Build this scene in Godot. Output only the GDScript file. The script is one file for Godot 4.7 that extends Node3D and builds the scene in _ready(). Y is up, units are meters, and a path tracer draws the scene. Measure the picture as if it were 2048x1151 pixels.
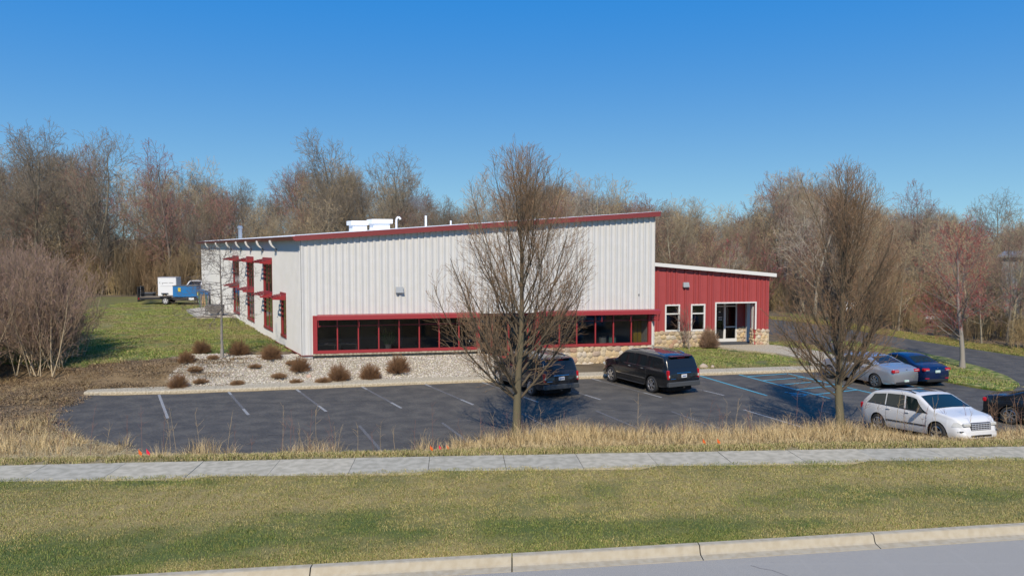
extends Node3D
# Metres, y up, the parking lot is y = 0. Plan positions are written (x, d): x to the right, d away along -z.

const FRONT := Vector2(0.9787, 0.2055)      # along the long front wall, to the right
const OUTF := Vector2(0.2055, -0.9787)      # out of the front wall
const SIDE := Vector2(-0.457, 0.889)        # along the left wall, going back
const OUTS := Vector2(-0.889, -0.457)       # out of the left wall
const CORNER := Vector2(-11.55, 43.5)
const WING := Vector2(14.0, 54.8)           # a point on the red wing's front
const FLEN := 20.5
const SLEN := 48.9

var rng := RandomNumberGenerator.new()
var taken := {}
var mats := {}
var tex := {}

# ------------------------------------------------------------ naming and building
func numbered(called: String) -> String:
	if not taken.has(called):
		taken[called] = 0
		return called
	taken[called] += 1
	return "%s_%03d" % [called, taken[called]]

func tag(o: Node, label := "", category := "", group := "", kind := "") -> Node:
	if label != "": o.set_meta("label", label)
	if category != "": o.set_meta("category", category)
	if group != "": o.set_meta("group", group)
	if kind != "": o.set_meta("kind", kind)
	return o

func thing(called: String, label: String, category: String, at := Vector3.ZERO, group := "", turn := 0.0) -> Node3D:
	var o := Node3D.new()
	o.name = numbered(called)
	add_child(o)
	o.position = at
	o.rotation.y = turn
	tag(o, label, category, group)
	return o

func origin_of(n: Node) -> Vector3:
	var p := Vector3.ZERO
	while n != self and n is Node3D:
		p += n.position
		n = n.get_parent()
	return p

# mesh given in world axes; local = true when it is given in the parent's own axes
func put(called: String, m, mat: Material, parent: Node = self, local := false) -> MeshInstance3D:
	var o := MeshInstance3D.new()
	var mesh: Mesh = m.commit() if m is SurfaceTool else m
	o.mesh = mesh
	o.material_override = mat
	if parent == self:
		o.name = numbered(called)
		add_child(o)
	else:
		o.name = called
		parent.add_child(o, true)
		if not local: o.position = -origin_of(parent)
	return o

func struct(called: String, m, mat: Material, label := "") -> MeshInstance3D:
	var o := put(called, m, mat)
	return tag(o, label, "", "", "structure")

func many(called: String, mesh: Mesh, mat: Material, xf: Array, cols: Array, label: String, category: String, parent: Node = self) -> MultiMeshInstance3D:
	var mm := MultiMesh.new()
	mm.transform_format = MultiMesh.TRANSFORM_3D
	mm.use_colors = cols.size() > 0
	mm.mesh = mesh
	mm.instance_count = xf.size()
	for i in xf.size():
		mm.set_instance_transform(i, xf[i])
		if cols.size() > 0: mm.set_instance_color(i, cols[i])
	var o := MultiMeshInstance3D.new()
	o.multimesh = mm
	o.material_override = mat
	o.name = numbered(called) if parent == self else called
	parent.add_child(o, true)
	tag(o, label, category, "", "stuff")
	return o

func copy(src: Node3D, label := "", group := "") -> Node3D:
	var c: Node3D = src.duplicate()
	var n := str(src.name)
	if n.length() > 4 and n[-4] == "_" and n.substr(n.length() - 3).is_valid_int(): n = n.substr(0, n.length() - 4)
	c.name = numbered(n)
	add_child(c)
	if label != "": c.set_meta("label", label)
	if group != "": c.set_meta("group", group)
	return c

func W(p: Vector2, y := 0.0) -> Vector3:
	return Vector3(p.x, y, -p.y)
func BF(s: float, y: float, q := 0.0) -> Vector3:      # on the front wall: s along, q out
	return W(CORNER + FRONT * s + OUTF * q, y)
func BS(t: float, y: float, o := 0.0) -> Vector3:      # on the left wall: t along, o out
	return W(CORNER + SIDE * t + OUTS * o, y)
func BW(s: float, y: float, q := 0.0) -> Vector3:      # on the red wing's front
	return W(WING + FRONT * s + OUTF * q, y)

func mb() -> SurfaceTool:
	var st := SurfaceTool.new()
	st.begin(Mesh.PRIMITIVE_TRIANGLES)
	st.set_smooth_group(-1)
	return st
func done(st: SurfaceTool) -> ArrayMesh:
	st.generate_normals()
	return st.commit()
func tri(st: SurfaceTool, a: Vector3, b: Vector3, c: Vector3) -> void:
	st.add_vertex(a); st.add_vertex(b); st.add_vertex(c)
# a, b, c, d clockwise as seen from the front
func quad(st: SurfaceTool, a: Vector3, b: Vector3, c: Vector3, d: Vector3) -> void:
	tri(st, a, b, c); tri(st, a, c, d)
# a solid between eight corners: lo[4] counter-clockwise seen from above, hi[4] above them
func hexa(st: SurfaceTool, p: Array) -> void:
	quad(st, p[4], p[7], p[6], p[5])
	quad(st, p[0], p[1], p[2], p[3])
	for i in 4:
		var j := (i + 1) % 4
		quad(st, p[i], p[i + 4], p[j + 4], p[j])
# box along the three given axes from a corner-centred point
func bar(st: SurfaceTool, c: Vector3, ax: Vector3, ay: Vector3, az: Vector3) -> void:
	if ax.cross(ay).dot(az) < 0.0: az = -az
	var p := []
	for y in [-0.5, 0.5]:
		for k in [[-0.5, 0.5], [0.5, 0.5], [0.5, -0.5], [-0.5, -0.5]]:
			p.append(c + ax * k[0] + ay * y + az * k[1])
	hexa(st, p)
func box(st: SurfaceTool, c: Vector3, size: Vector3) -> void:
	bar(st, c, Vector3(size.x, 0, 0), Vector3(0, size.y, 0), Vector3(0, 0, size.z))
# box with rounded (chamfered) edges in its own axes
func soft_box(st: SurfaceTool, c: Vector3, size: Vector3, r: float) -> void:
	var ys := [[-0.5, 0.0], [-0.5, 1.0], [0.5, 1.0], [0.5, 0.0]]
	var rings := []
	for k in ys.size():
		var ins: float = r if ys[k][1] == 0.0 else 0.0
		var y: float = c.y + size.y * ys[k][0] + (r if k == 1 else (-r if k == 2 else 0.0))
		var hx := size.x / 2 - ins
		var hz := size.z / 2 - ins
		var cx := minf(r, minf(hx, hz) * 0.9)
		rings.append([Vector3(c.x - hx + cx, y, c.z + hz), Vector3(c.x + hx - cx, y, c.z + hz), Vector3(c.x + hx, y, c.z + hz - cx), Vector3(c.x + hx, y, c.z - hz + cx), Vector3(c.x + hx - cx, y, c.z - hz), Vector3(c.x - hx + cx, y, c.z - hz), Vector3(c.x - hx, y, c.z - hz + cx), Vector3(c.x - hx, y, c.z + hz - cx)])
	for k in 3:
		for i in 8:
			var j := (i + 1) % 8
			quad(st, rings[k][i], rings[k + 1][i], rings[k + 1][j], rings[k][j])
	for i in range(1, 7):
		tri(st, rings[3][0], rings[3][i + 1], rings[3][i])
		tri(st, rings[0][0], rings[0][i], rings[0][i + 1])
# round bar between two points
func tube(st: SurfaceTool, a: Vector3, b: Vector3, ra: float, rb: float, n := 8, caps := true) -> void:
	var d := (b - a).normalized()
	var u := d.cross(Vector3.UP if absf(d.y) < 0.9 else Vector3.RIGHT).normalized()
	var v := d.cross(u)
	for i in n:
		var t0 := TAU * i / n
		var t1 := TAU * (i + 1) / n
		var c0 := u * cos(t0) + v * sin(t0)
		var c1 := u * cos(t1) + v * sin(t1)
		quad(st, a + c0 * ra, b + c0 * rb, b + c1 * rb, a + c1 * ra)
		if caps:
			tri(st, a, a + c0 * ra, a + c1 * ra)
			tri(st, b, b + c1 * rb, b + c0 * rb)
func path_tube(st: SurfaceTool, pts: Array, r: float, n := 8) -> void:
	for i in pts.size() - 1:
		tube(st, pts[i], pts[i + 1], r, r, n)
# upright solid over a plan outline (any winding), between y0 and y1
func slab(st: SurfaceTool, pts: PackedVector2Array, y0: float, y1: float, sides := true) -> void:
	var ix := Geometry2D.triangulate_polygon(pts)
	for i in range(0, ix.size(), 3):
		var a := pts[ix[i]]; var b := pts[ix[i + 1]]; var c := pts[ix[i + 2]]
		if (b - a).cross(c - a) > 0: 
			var t := b; b = c; c = t
		tri(st, W(a, y1), W(b, y1), W(c, y1))
	if sides:
		var ccw := not Geometry2D.is_polygon_clockwise(pts)
		for i in pts.size():
			var a := pts[i]; var b := pts[(i + 1) % pts.size()]
			if not ccw: 
				var t := a; a = b; b = t
			quad(st, W(a, y0), W(a, y1), W(b, y1), W(b, y0))

func lerp_table(t: Array, x: float) -> float:
	if x <= t[0][0]: return t[0][1]
	for i in range(1, t.size()):
		if x <= t[i][0]:
			return lerpf(t[i - 1][1], t[i][1], (x - t[i - 1][0]) / (t[i][0] - t[i - 1][0]))
	return t[-1][1]

# ------------------------------------------------------------ materials
func lin(r: float, g: float, b: float) -> Color:
	return Color(r, g, b).linear_to_srgb()
func noise_tex(freq: float, lo: Color, hi: Color, sd: int, oct := 4, size := 512, pos_lo := 0.25, pos_hi := 0.75, type := FastNoiseLite.TYPE_SIMPLEX_SMOOTH) -> NoiseTexture2D:
	var n := FastNoiseLite.new()
	n.seed = sd
	n.noise_type = type
	n.frequency = freq
	n.fractal_octaves = oct
	var g := Gradient.new()
	g.offsets = PackedFloat32Array([pos_lo, pos_hi])
	g.colors = PackedColorArray([lo, hi])
	var t := NoiseTexture2D.new()
	t.width = size; t.height = size
	t.seamless = true
	t.noise = n
	t.color_ramp = g
	return t
func bump_tex(freq: float, sd: int, strength := 4.0, size := 512) -> NoiseTexture2D:
	var n := FastNoiseLite.new()
	n.seed = sd; n.frequency = freq; n.fractal_octaves = 4
	var t := NoiseTexture2D.new()
	t.width = size; t.height = size; t.seamless = true; t.noise = n
	t.as_normal_map = true; t.bump_strength = strength
	return t
func mat(called: String, c: Color, rough := 0.7, metal := 0.0) -> StandardMaterial3D:
	if mats.has(called): return mats[called]
	var m := StandardMaterial3D.new()
	m.resource_name = called
	m.albedo_color = c
	m.roughness = rough
	m.metallic = metal
	mats[called] = m
	return m
# a surface with noise laid over its colour in world space; tile in metres
func surface(called: String, c: Color, rough: float, t: Texture2D, tile: float, normal: Texture2D = null, nscale := 0.5, vertex := false) -> StandardMaterial3D:
	var m := mat(called, c, rough)
	m.albedo_texture = t
	m.uv1_triplanar = true
	m.uv1_world_triplanar = true
	m.uv1_scale = Vector3.ONE / tile
	m.vertex_color_use_as_albedo = vertex
	if normal:
		m.normal_enabled = true
		m.normal_texture = normal
		m.normal_scale = nscale
	return m
func vmat(called: String, rough := 0.9) -> StandardMaterial3D:
	var m := mat(called, Color.WHITE, rough)
	m.vertex_color_use_as_albedo = true
	return m

# ------------------------------------------------------------ lie of the land
const KERB := [[-20.3, 37.4], [-16.4, 37.8], [-10.5, 39.1], [-3.7, 40.7], [3.6, 42.15], [10.3, 43.3], [15.0, 44.2], [19.2, 45.0]]
const EDGE := [[-19.5, 33.0], [-18.6, 31.3], [-16.2, 28.8], [-12.3, 26.5], [-4.0, 26.3], [-1.0, 27.8], [1.5, 29.3], [8.0, 29.0], [12.0, 29.9], [15.0, 28.7], [20.0, 29.5], [30.0, 32.0], [60.0, 40.0]]
const WALK_FAR := [[-70.0, 14.5], [-40.0, 19.2], [-14.1, 21.67], [-7.4, 22.2], [-0.35, 22.73], [7.0, 23.24], [15.4, 23.75], [40.0, 25.6], [70.0, 28.0]]
const WALK_NEAR := [[-70.0, 12.9], [-40.0, 17.7], [-13.15, 20.17], [-6.9, 20.6], [-0.3, 21.18], [6.6, 21.74], [14.6, 22.42], [40.0, 24.2], [70.0, 26.5]]
const ROAD := [[-70.0, 3.38], [-40.0, 8.78], [-20.0, 12.08], [-7.0, 14.08], [-2.6, 14.73], [1.6, 15.33], [5.5, 15.93], [9.3, 16.55], [11.0, 16.81], [25.0, 18.78], [40.0, 20.48], [70.0, 22.88]]
var asphalt_outline := PackedVector2Array([Vector2(-20.3, 37.4), Vector2(-19.5, 33.0), Vector2(-18.6, 31.3), Vector2(-16.2, 28.8), Vector2(-12.3, 26.5), Vector2(-4, 26.3), Vector2(-1, 27.8), Vector2(1.5, 29.3), Vector2(8, 29), Vector2(12, 29.9), Vector2(15, 28.7), Vector2(20, 29.5), Vector2(30, 32), Vector2(60, 40), Vector2(60, 47), Vector2(45, 47.6), Vector2(38, 48.6), Vector2(32.8, 50.7), Vector2(31.6, 54.7), Vector2(30.4, 59.8), Vector2(28.1, 71.3), Vector2(24, 80), Vector2(15, 88), Vector2(0, 101), Vector2(-3, 96), Vector2(12, 80), Vector2(20, 66), Vector2(21.3, 61.4), Vector2(21.4, 54), Vector2(20.4, 49), Vector2(19.2, 45.0), Vector2(15, 44.2), Vector2(10.3, 43.3), Vector2(3.6, 42.15), Vector2(-3.7, 40.7), Vector2(-10.5, 39.1), Vector2(-16.4, 37.8)])
var island := PackedVector2Array([Vector2(23.0, 39.5), Vector2(23.6, 38.5), Vector2(24.5, 38.6), Vector2(25.8, 40.2), Vector2(26.6, 42.4), Vector2(27.1, 45.1), Vector2(27.3, 49.5), Vector2(26.3, 55), Vector2(24.5, 58.5), Vector2(23.6, 58), Vector2(23.0, 53), Vector2(22.2, 48), Vector2(21.6, 44.5)])
var path_outline := PackedVector2Array([Vector2(13.95, 56.6), Vector2(14.1, 54.3), Vector2(15.0, 53.2), Vector2(17.0, 51.0), Vector2(18.0, 48.3), Vector2(17.4, 45.75), Vector2(20.0, 46.25), Vector2(20.5, 49.2), Vector2(20.2, 52.0), Vector2(18.3, 55.2), Vector2(17.6, 55.5), Vector2(17.2, 57.3)])

func band(x: float, a: float, b: float) -> float:
	return smoothstep(a, b, x)
func height(x: float, d: float) -> float:
	var rel := Vector2(x, d) - CORNER
	var s := rel.dot(FRONT)
	var q := rel.dot(OUTF)
	var h := 0.0
	# the rise behind the lot
	var kerb := lerp_table(KERB, x)
	if d > kerb - 4.0 and x < 25.0:
		var out := clampf((kerb + 1.2 - d) / 4.0, 0.0, 1.0)
		var high := lerpf(1.06 - 0.2 * band(s, -0.6, 0.6), 0.13, band(s, 10.2, 13.4))
		if s < -6.0: high = lerpf(1.06, 0.9, band(-s, 6.0, 14.0))
		var near := lerpf(0.12, 0.0, band(kerb - d, 0.0, 1.0))
		h = lerpf(high, near, band(clampf(1.0 - (d - kerb - 1.0) / 3.6, 0.0, 1.0), 0.0, 1.0)) if d > kerb + 1.0 else near
		h += 0.009 * maxf(0.0, d - kerb - 6.0) * (1.0 - band(s, 6.0, 16.0))
		h *= 1.0 - band(x, 19.0, 22.0)
	# left of the lot
	if x < -19.0 and d < 41.0 and d > 22.0:
		h = maxf(h, 0.35 * band(-x, 19.0, 23.0) * band(d, 24.0, 30.0))
	# the bank up to the pavement
	var far := lerp_table(WALK_FAR, x)
	var edge := lerp_table(EDGE, x)
	if x < -19.5: edge = lerpf(33.0, 30.0, band(-x, 19.5, 30.0))
	if d < edge + 0.3:
		h = maxf(h, lerpf(1.0, 0.02, pow(clampf((d - far - 0.5) / (edge - far - 0.5), 0.0, 1.0), 0.85)))
	var road := lerp_table(ROAD, x)
	if d < far: h = 1.0 + 0.05 * sin(clampf((d - road) / maxf(1.0, far - road), 0.0, 1.0) * PI)
	# woods on the right stand a little higher
	h += 1.3 * band(x, 31.0, 48.0) * band(d, 40.0, 56.0)
	h += 1.2 * band(d, 95.0, 130.0)
	if d > 130.0: h += 0.01 * (d - 130.0)
	return h
func ground_at(x: float, d: float) -> float:
	return height(x, d) + 0.035 * sin(x * 1.7 + d * 0.6) * cos(d * 1.3 - x * 0.4) * band(d, 23.0, 26.0) * (0.3 if d < 60 else 1.0)

# ------------------------------------------------------------ setting
func sunk(p: Vector2) -> float:
	if Geometry2D.is_point_in_polygon(p, asphalt_outline):
		return 0.0 if Geometry2D.is_point_in_polygon(p, island) else 1.0
	if Geometry2D.is_point_in_polygon(p, path_outline): return 1.0
	if p.y < lerp_table(ROAD, p.x) + 0.02: return 2.0
	if p.y > lerp_table(WALK_NEAR, p.x) and p.y < lerp_table(WALK_FAR, p.x): return 1.0
	var k := lerp_table(KERB, p.x)
	if p.x > -20.4 and p.x < 19.2 and p.y > k - 0.02 and p.y < k + 1.2: return 1.0
	var rel := p - CORNER
	# inside the building
	var m := FRONT.x * SIDE.y - FRONT.y * SIDE.x
	var t := (FRONT.x * rel.y - FRONT.y * rel.x) / m
	var s := (rel.x * SIDE.y - rel.y * SIDE.x) / m
	if t > 0.05 and t < SLEN - 0.1 and s > 0.05 and s < FLEN - 0.1: return 3.0
	return 0.0

func region(p: Vector2) -> int:
	if p.y < lerp_table(WALK_NEAR, p.x) + 0.4: return 1
	var k := lerp_table(KERB, p.x)
	if Geometry2D.is_point_in_polygon(p, island): return 3
	if p.x > 8.5 and p.x < 21.5 and p.y > k and p.y < 58: return 4
	if is_back_lawn(p): return 2
	return 0
func is_back_lawn(p: Vector2) -> bool:
	var edge := 43.2 + 1.3 * sin(p.x * 0.35) + 0.16 * (p.x + 18.0)
	return p.y > edge and p.y < 91.0 and p.x < -11.0 and p.x > -48.0

func patchy(x: float, d: float, n: FastNoiseLite) -> float:
	return clampf(0.5 + 0.9 * n.get_noise_2d(x, d * 1.8) + 0.5 * n.get_noise_2d(x * 4.0 + 90.0, d * 7.0), 0.0, 1.0)

var soil := FastNoiseLite.new()
const GREEN := Color(0.1, 0.135, 0.025)
const STRAW := Color(0.36, 0.28, 0.11)
# how green the front verge is: greener along the kerb and the pavement, straw between
func verge_green(x: float, d: float) -> float:
	var r := lerp_table(ROAD, x)
	var w := lerp_table(WALK_NEAR, x)
	var t := clampf((d - r) / (w - r), 0.0, 1.0)
	var base := lerp_table([[0.0, 0.54], [0.18, 0.6], [0.4, 0.28], [0.62, 0.1], [0.85, 0.26], [1.0, 0.48]], t)
	return clampf(base + 0.55 * soil.get_noise_2d(x * 0.35 + 7.0, d * 1.7) + 0.7 * soil.get_noise_2d(x * 0.9, d * 2.6) + 0.5 * soil.get_noise_2d(x * 3.3 + 40, d * 8.0), 0.0, 1.0)

func ground_color(x: float, d: float, reg: int) -> Color:
	var n := patchy(x, d, soil)
	match reg:
		1: return STRAW.lerp(GREEN, verge_green(x, d))
		2:
			var g := clampf(0.75 - 0.6 * (1.0 - n) + 0.25 * band(-d, -60.0, -46.0) - 0.3 * band(d, 72.0, 80.0), 0.0, 1.0)
			if d > 76.0: return Color(0.2, 0.19, 0.04).lerp(Color(0.16, 0.15, 0.05), n)
			return Color(0.3, 0.25, 0.09).lerp(Color(0.13, 0.175, 0.026), g)
		3: return Color(0.3, 0.25, 0.11).lerp(Color(0.12, 0.15, 0.04), clampf(n + 0.1, 0, 1))
		4: return Color(0.26, 0.22, 0.08).lerp(Color(0.12, 0.155, 0.035), clampf(n + 0.15 + 0.3 * sin(d * 2.2), 0, 1))
	if reg == 0 and in_bed(Vector2(x, d)): return Color(0.4, 0.35, 0.27)
	if d < 27.0 and d > 20.0: return Color(0.33, 0.26, 0.14).lerp(Color(0.2, 0.2, 0.06), 0.5 * n * (1.0 - band(d - lerp_table(WALK_FAR, x), 0.2, 1.2)))
	if x > 28.0 and d < 85.0: 
		return Color(0.2, 0.21, 0.05).lerp(Color(0.22, 0.16, 0.1), band(lerpf(x - 33.0, x - 30.0, band(d, 52.0, 70.0)), -0.6, 1.8 + n))
	if x < -12.0 and d < 50.0: return Color(0.3, 0.215, 0.115).lerp(Color(0.13, 0.09, 0.055), n)
	return Color(0.19, 0.15, 0.09).lerp(Color(0.1, 0.075, 0.045), n)

func axis(parts: Array) -> PackedFloat32Array:
	var a := PackedFloat32Array()
	for p in parts:
		var v: float = p[0]
		while v < p[1] - 0.001:
			a.append(v)
			v += p[2]
	a.append(parts[-1][1])
	return a

func build_ground() -> void:
	var xs := axis([[-420.0, -100.0, 80.0], [-100.0, -50.0, 5.0], [-50.0, 36.0, 0.5], [36.0, 60.0, 2.0], [60.0, 100.0, 8.0], [100.0, 420.0, 80.0]])
	var ds := axis([[-80.0, 10.0, 15.0], [10.0, 62.0, 0.5], [62.0, 100.0, 1.0], [100.0, 160.0, 6.0], [160.0, 700.0, 60.0]])
	var nx := xs.size()
	var nd := ds.size()
	var pos := PackedVector3Array()
	var low := PackedByteArray()
	pos.resize(nx * nd); low.resize(nx * nd)
	for j in nd:
		for i in nx:
			var p := Vector2(xs[i], ds[j])
			var k := sunk(p)
			var h := ground_at(p.x, p.y)
			if k == 1.0: h = (minf(h, 0.0) if p.y > 25.0 else h) - 0.1
			elif k == 2.0: h = 0.55
			elif k == 3.0: h -= 0.5
			low[i + j * nx] = int(k)
			pos[i + j * nx] = Vector3(p.x, h, -p.y)
	var names := ["ground", "verge_lawn", "side_lawn", "island_lawn", "entrance_lawn"]
	var sts := []
	for k in 5:
		var st := SurfaceTool.new()
		st.begin(Mesh.PRIMITIVE_TRIANGLES)
		sts.append(st)
	for j in nd - 1:
		for i in nx - 1:
			var a := i + j * nx
			if low[a] and low[a] == low[a + 1] and low[a] == low[a + nx] and low[a] == low[a + nx + 1] and low[a] != 2: continue
			var r := region(Vector2(0.5 * (xs[i] + xs[i + 1]), 0.5 * (ds[j] + ds[j + 1])))
			var st: SurfaceTool = sts[r]
			for k in [a, a + nx, a + nx + 1, a, a + nx + 1, a + 1]:
				st.set_color(ground_color(pos[k].x, -pos[k].z, r))
				st.add_vertex(pos[k])
	var speck := noise_tex(0.09, Color(0.72, 0.7, 0.66), Color(1, 1, 1), 3, 5, 1024, 0.25, 0.7)
	for k in 5:
		sts[k].index()
		sts[k].generate_normals()
		var m := surface("ground_%d" % k, Color.WHITE, 0.95, speck, 2.3 if k != 0 else 3.1, null, 0.5, true)
		struct(names[k], sts[k], m, ["earth and leaf litter under the woods and along the lot", "green and straw verge between pavement and road kerb", "lawn rising beside the long left wall of the building", "grass island with a maple at the lot entrance", "small lawn in front of the red entrance wing"][k])

func offset_line(t: Array, x0: float, x1: float, step: float) -> PackedVector2Array:
	var p := PackedVector2Array()
	var x := x0
	while x < x1 + 0.001:
		p.append(Vector2(x, lerp_table(t, x)))
		x += step
	return p

func build_paving() -> void:
	var fine := noise_tex(0.12, Color(0.62, 0.62, 0.64), Color(1, 1, 1), 5, 5, 1024, 0.2, 0.8)
	var wear := noise_tex(0.02, Color(0.8, 0.8, 0.81), Color(1.0, 0.99, 0.97), 8, 6, 1024, 0.25, 0.8)
	var grit := bump_tex(0.25, 4, 6.0)
	# the lot
	var m_as := surface("asphalt", lin(0.107, 0.098, 0.084), 0.85, wear, 26.0, grit, 0.2)
	m_as.uv1_triplanar = true
	m_as.detail_enabled = true
	m_as.detail_uv_layer = BaseMaterial3D.DETAIL_UV_1
	m_as.detail_blend_mode = BaseMaterial3D.BLEND_MODE_MUL
	m_as.detail_albedo = null
	m_as.detail_enabled = false
	var st := mb()
	slab(st, asphalt_outline, -0.1, 0.0, false)
	var lot := struct("parking_lot", done(st), m_as, "dark asphalt parking lot and driveway")
	# pale dust dried on the lot
	st = mb()
	for k in 11:
		var c: Vector2 = [Vector2(-8.2, 29.6), Vector2(-6.0, 28.6), Vector2(-3.2, 30.2), Vector2(5.2, 33.4), Vector2(-12.0, 31.4), Vector2(2.2, 31.2), Vector2(9.4, 33.0), Vector2(24.5, 36.6), Vector2(21.0, 35.2), Vector2(-15.0, 33.4), Vector2(-1.0, 34.0)][k]
		var n := 14
		for i in n:
			var a0 := TAU * i / n; var a1 := TAU * (i + 1) / n
			var e := func(a: float, j: int) -> Vector2: return c + Vector2(cos(a) * (1.1 + 0.35 * sin(j * 2.3 + k)), sin(a) * (0.16 + 0.07 * cos(j * 1.7 + k)) + cos(a) * 0.16)
			tri(st, W(c, 0.003), W(e.call(a1, (i + 1) % n), 0.003), W(e.call(a0, i), 0.003))
	var sc := mb()
	for k in 3:
		var prev: Vector2 = [Vector2(-14.5, 35.2), Vector2(3.0, 34.6), Vector2(20.5, 36.8)][k]
		for i in 14:
			var nx: Vector2 = prev + Vector2([0.62, 0.5, 0.45][k], [0.06, -0.2, 0.14][k] + 0.16 * sin(i * 2.3 + k * 1.9))
			strip(sc, prev, nx, 0.035, 0.0045 + 0.0002 * (i % 2))
			prev = nx
	put("sealed_crack", done(sc), mat("crack_seal", lin(0.035, 0.035, 0.036), 0.7), lot)
	put("dust_patch", done(st), surface("lot_dust", lin(0.145, 0.132, 0.115), 0.95, fine, 0.9), lot)
	# the joined pieces of the road
	var m_road := surface("road", lin(0.585, 0.545, 0.465), 0.9, fine, 1.6, grit, 0.6)
	st = mb()
	var rp := offset_line(ROAD, -70.0, 70.0, 2.0)
	for i in rp.size() - 1:
		var a := rp[i] - Vector2(0, 0.36); var b := rp[i + 1] - Vector2(0, 0.36)
		quad(st, W(a - Vector2(0, 11.0), 0.94), W(a, 0.88), W(b, 0.88), W(b - Vector2(0, 11.0), 0.94))
	struct("road", done(st), m_road, "pale worn road along the verge")
	st = mb()
	for k in 3:
		var x0: float = [4.6, -1.0, 12.0][k]
		var d0 := lerp_table(ROAD, x0) - 0.75
		var prev := Vector2(x0, d0)
		for i in 10:
			var nx: Vector2 = prev + Vector2([0.14, 0.2, -0.16][k] + 0.06 * sin(i * 2.1 + k), -0.14 + 0.05 * sin(i * 1.3))
			var o := Vector2(0.008, 0.004)
			quad(st, W(prev - o, 0.886 + 0.0055 * (d0 - prev.y)), W(prev + o, 0.886 + 0.0055 * (d0 - prev.y)), W(nx + o, 0.886 + 0.0055 * (d0 - nx.y)), W(nx - o, 0.886 + 0.0055 * (d0 - nx.y)))
			prev = nx
	put("crack", done(st), mat("crack", lin(0.14, 0.14, 0.15), 0.9), get_node("road"))
	# road kerb in cast segments with a gutter pan
	var m_kerb := surface("kerb", lin(0.43, 0.375, 0.275), 0.85, noise_tex(0.012, Color(0.94, 0.925, 0.9), Color(1, 1, 1), 11, 5, 1024, 0.25, 0.65), 2.9, grit, 0.05)
	var kerb := Node3D.new()
	kerb.name = "road_kerb"
	add_child(kerb)
	tag(kerb, "cast concrete kerb with gutter along the road", "", "", "structure")
	var prof := [[0.16, 0.72], [0.15, 1.035], [0.125, 1.055], [0.0, 1.055], [-0.035, 1.045], [-0.1, 0.925], [-0.14, 0.9], [-0.36, 0.89], [-0.36, 0.7]]
	var x := -60.0
	var kn := 0
	while x < 60.0:
		var w := 3.75
		st = mb()
		var pts := []
		for i in 4:
			var px := x + 0.012 + (w - 0.024) * i / 3.0
			pts.append(Vector2(px, lerp_table(ROAD, px)))
		for i in 3:
			for k in prof.size() - 1:
				quad(st, W(pts[i] + Vector2(0, prof[k][0]), prof[k][1]), W(pts[i + 1] + Vector2(0, prof[k][0]), prof[k][1]), W(pts[i + 1] + Vector2(0, prof[k + 1][0]), prof[k + 1][1]), W(pts[i] + Vector2(0, prof[k + 1][0]), prof[k + 1][1]))
		for e in [0, 3]:
			for k in range(1, prof.size() - 1):
				tri(st, W(pts[e] + Vector2(0, prof[0][0]), prof[0][1]), W(pts[e] + Vector2(0, prof[k][0]), prof[k][1]), W(pts[e] + Vector2(0, prof[k + 1][0]), prof[k + 1][1]))
		put("kerb_segment", done(st), m_kerb, kerb)
		x += w
		kn += 1
	# pavement slabs
	var m_walk := []
	for k in 3:
		m_walk.append(surface("pavement_%d" % k, lin([0.475, 0.5, 0.445][k], [0.425, 0.445, 0.405][k], [0.32, 0.335, 0.315][k]), 0.9, noise_tex(0.02, Color(0.88, 0.88, 0.87), Color(1, 1, 1), 21 + k, 5, 512, 0.2, 0.7), 3.7, grit, 0.08))
	var walk := Node3D.new()
	walk.name = "pavement"
	add_child(walk)
	tag(walk, "concrete pavement of jointed slabs behind the verge", "", "", "structure")
	x = -46.35
	while x < 46.0:
		var w := 2.1
		var slope := (lerp_table(WALK_FAR, x + w) - lerp_table(WALK_FAR, x)) / w
		var n0 := Vector2(x + 0.007, lerp_table(WALK_NEAR, x + 0.007)); var n1 := Vector2(x + w - 0.007, lerp_table(WALK_NEAR, x + w - 0.007))
		var f0 := n0 + Vector2(-slope * 1.5, lerp_table(WALK_FAR, n0.x) - n0.y); var f1 := n1 + Vector2(-slope * 1.5, lerp_table(WALK_FAR, n1.x) - n1.y)
		var lift := 1.0 + rng.randf_range(-0.006, 0.006)
		st = mb()
		hexa(st, [W(n0, 0.85), W(n1, 0.85), W(f1, 0.85), W(f0, 0.85), W(n0, lift), W(n1, lift), W(f1, lift), W(f0, lift)])
		put("pavement_slab", done(st), m_walk[rng.randi() % 3], walk)
		x += w
	st = mb()
	var np := offset_line(WALK_NEAR, -46.0, 46.0, 1.0)
	for i in np.size() - 1:
		quad(st, W(np[i] + Vector2(0, 0.03), 0.975), W(np[i] + Vector2(0, 1.4), 0.975), W(np[i + 1] + Vector2(0, 1.4), 0.975), W(np[i + 1] + Vector2(0, 0.03), 0.975))
	put("joint_bed", done(st), mat("joint", lin(0.07, 0.065, 0.055), 0.95), walk)
	# walk along the lot
	var lw := Node3D.new()
	lw.name = "lot_walk"
	add_child(lw)
	tag(lw, "concrete walk with kerb between planting bed and parking lot", "", "", "structure")
	var m_lw := surface("lot_walk", lin(0.53, 0.47, 0.35), 0.9, noise_tex(0.04, Color(0.8, 0.78, 0.75), Color(1, 1, 1), 31, 5, 512, 0.2, 0.7), 2.4, grit, 0.25)
	x = -20.3
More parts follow.
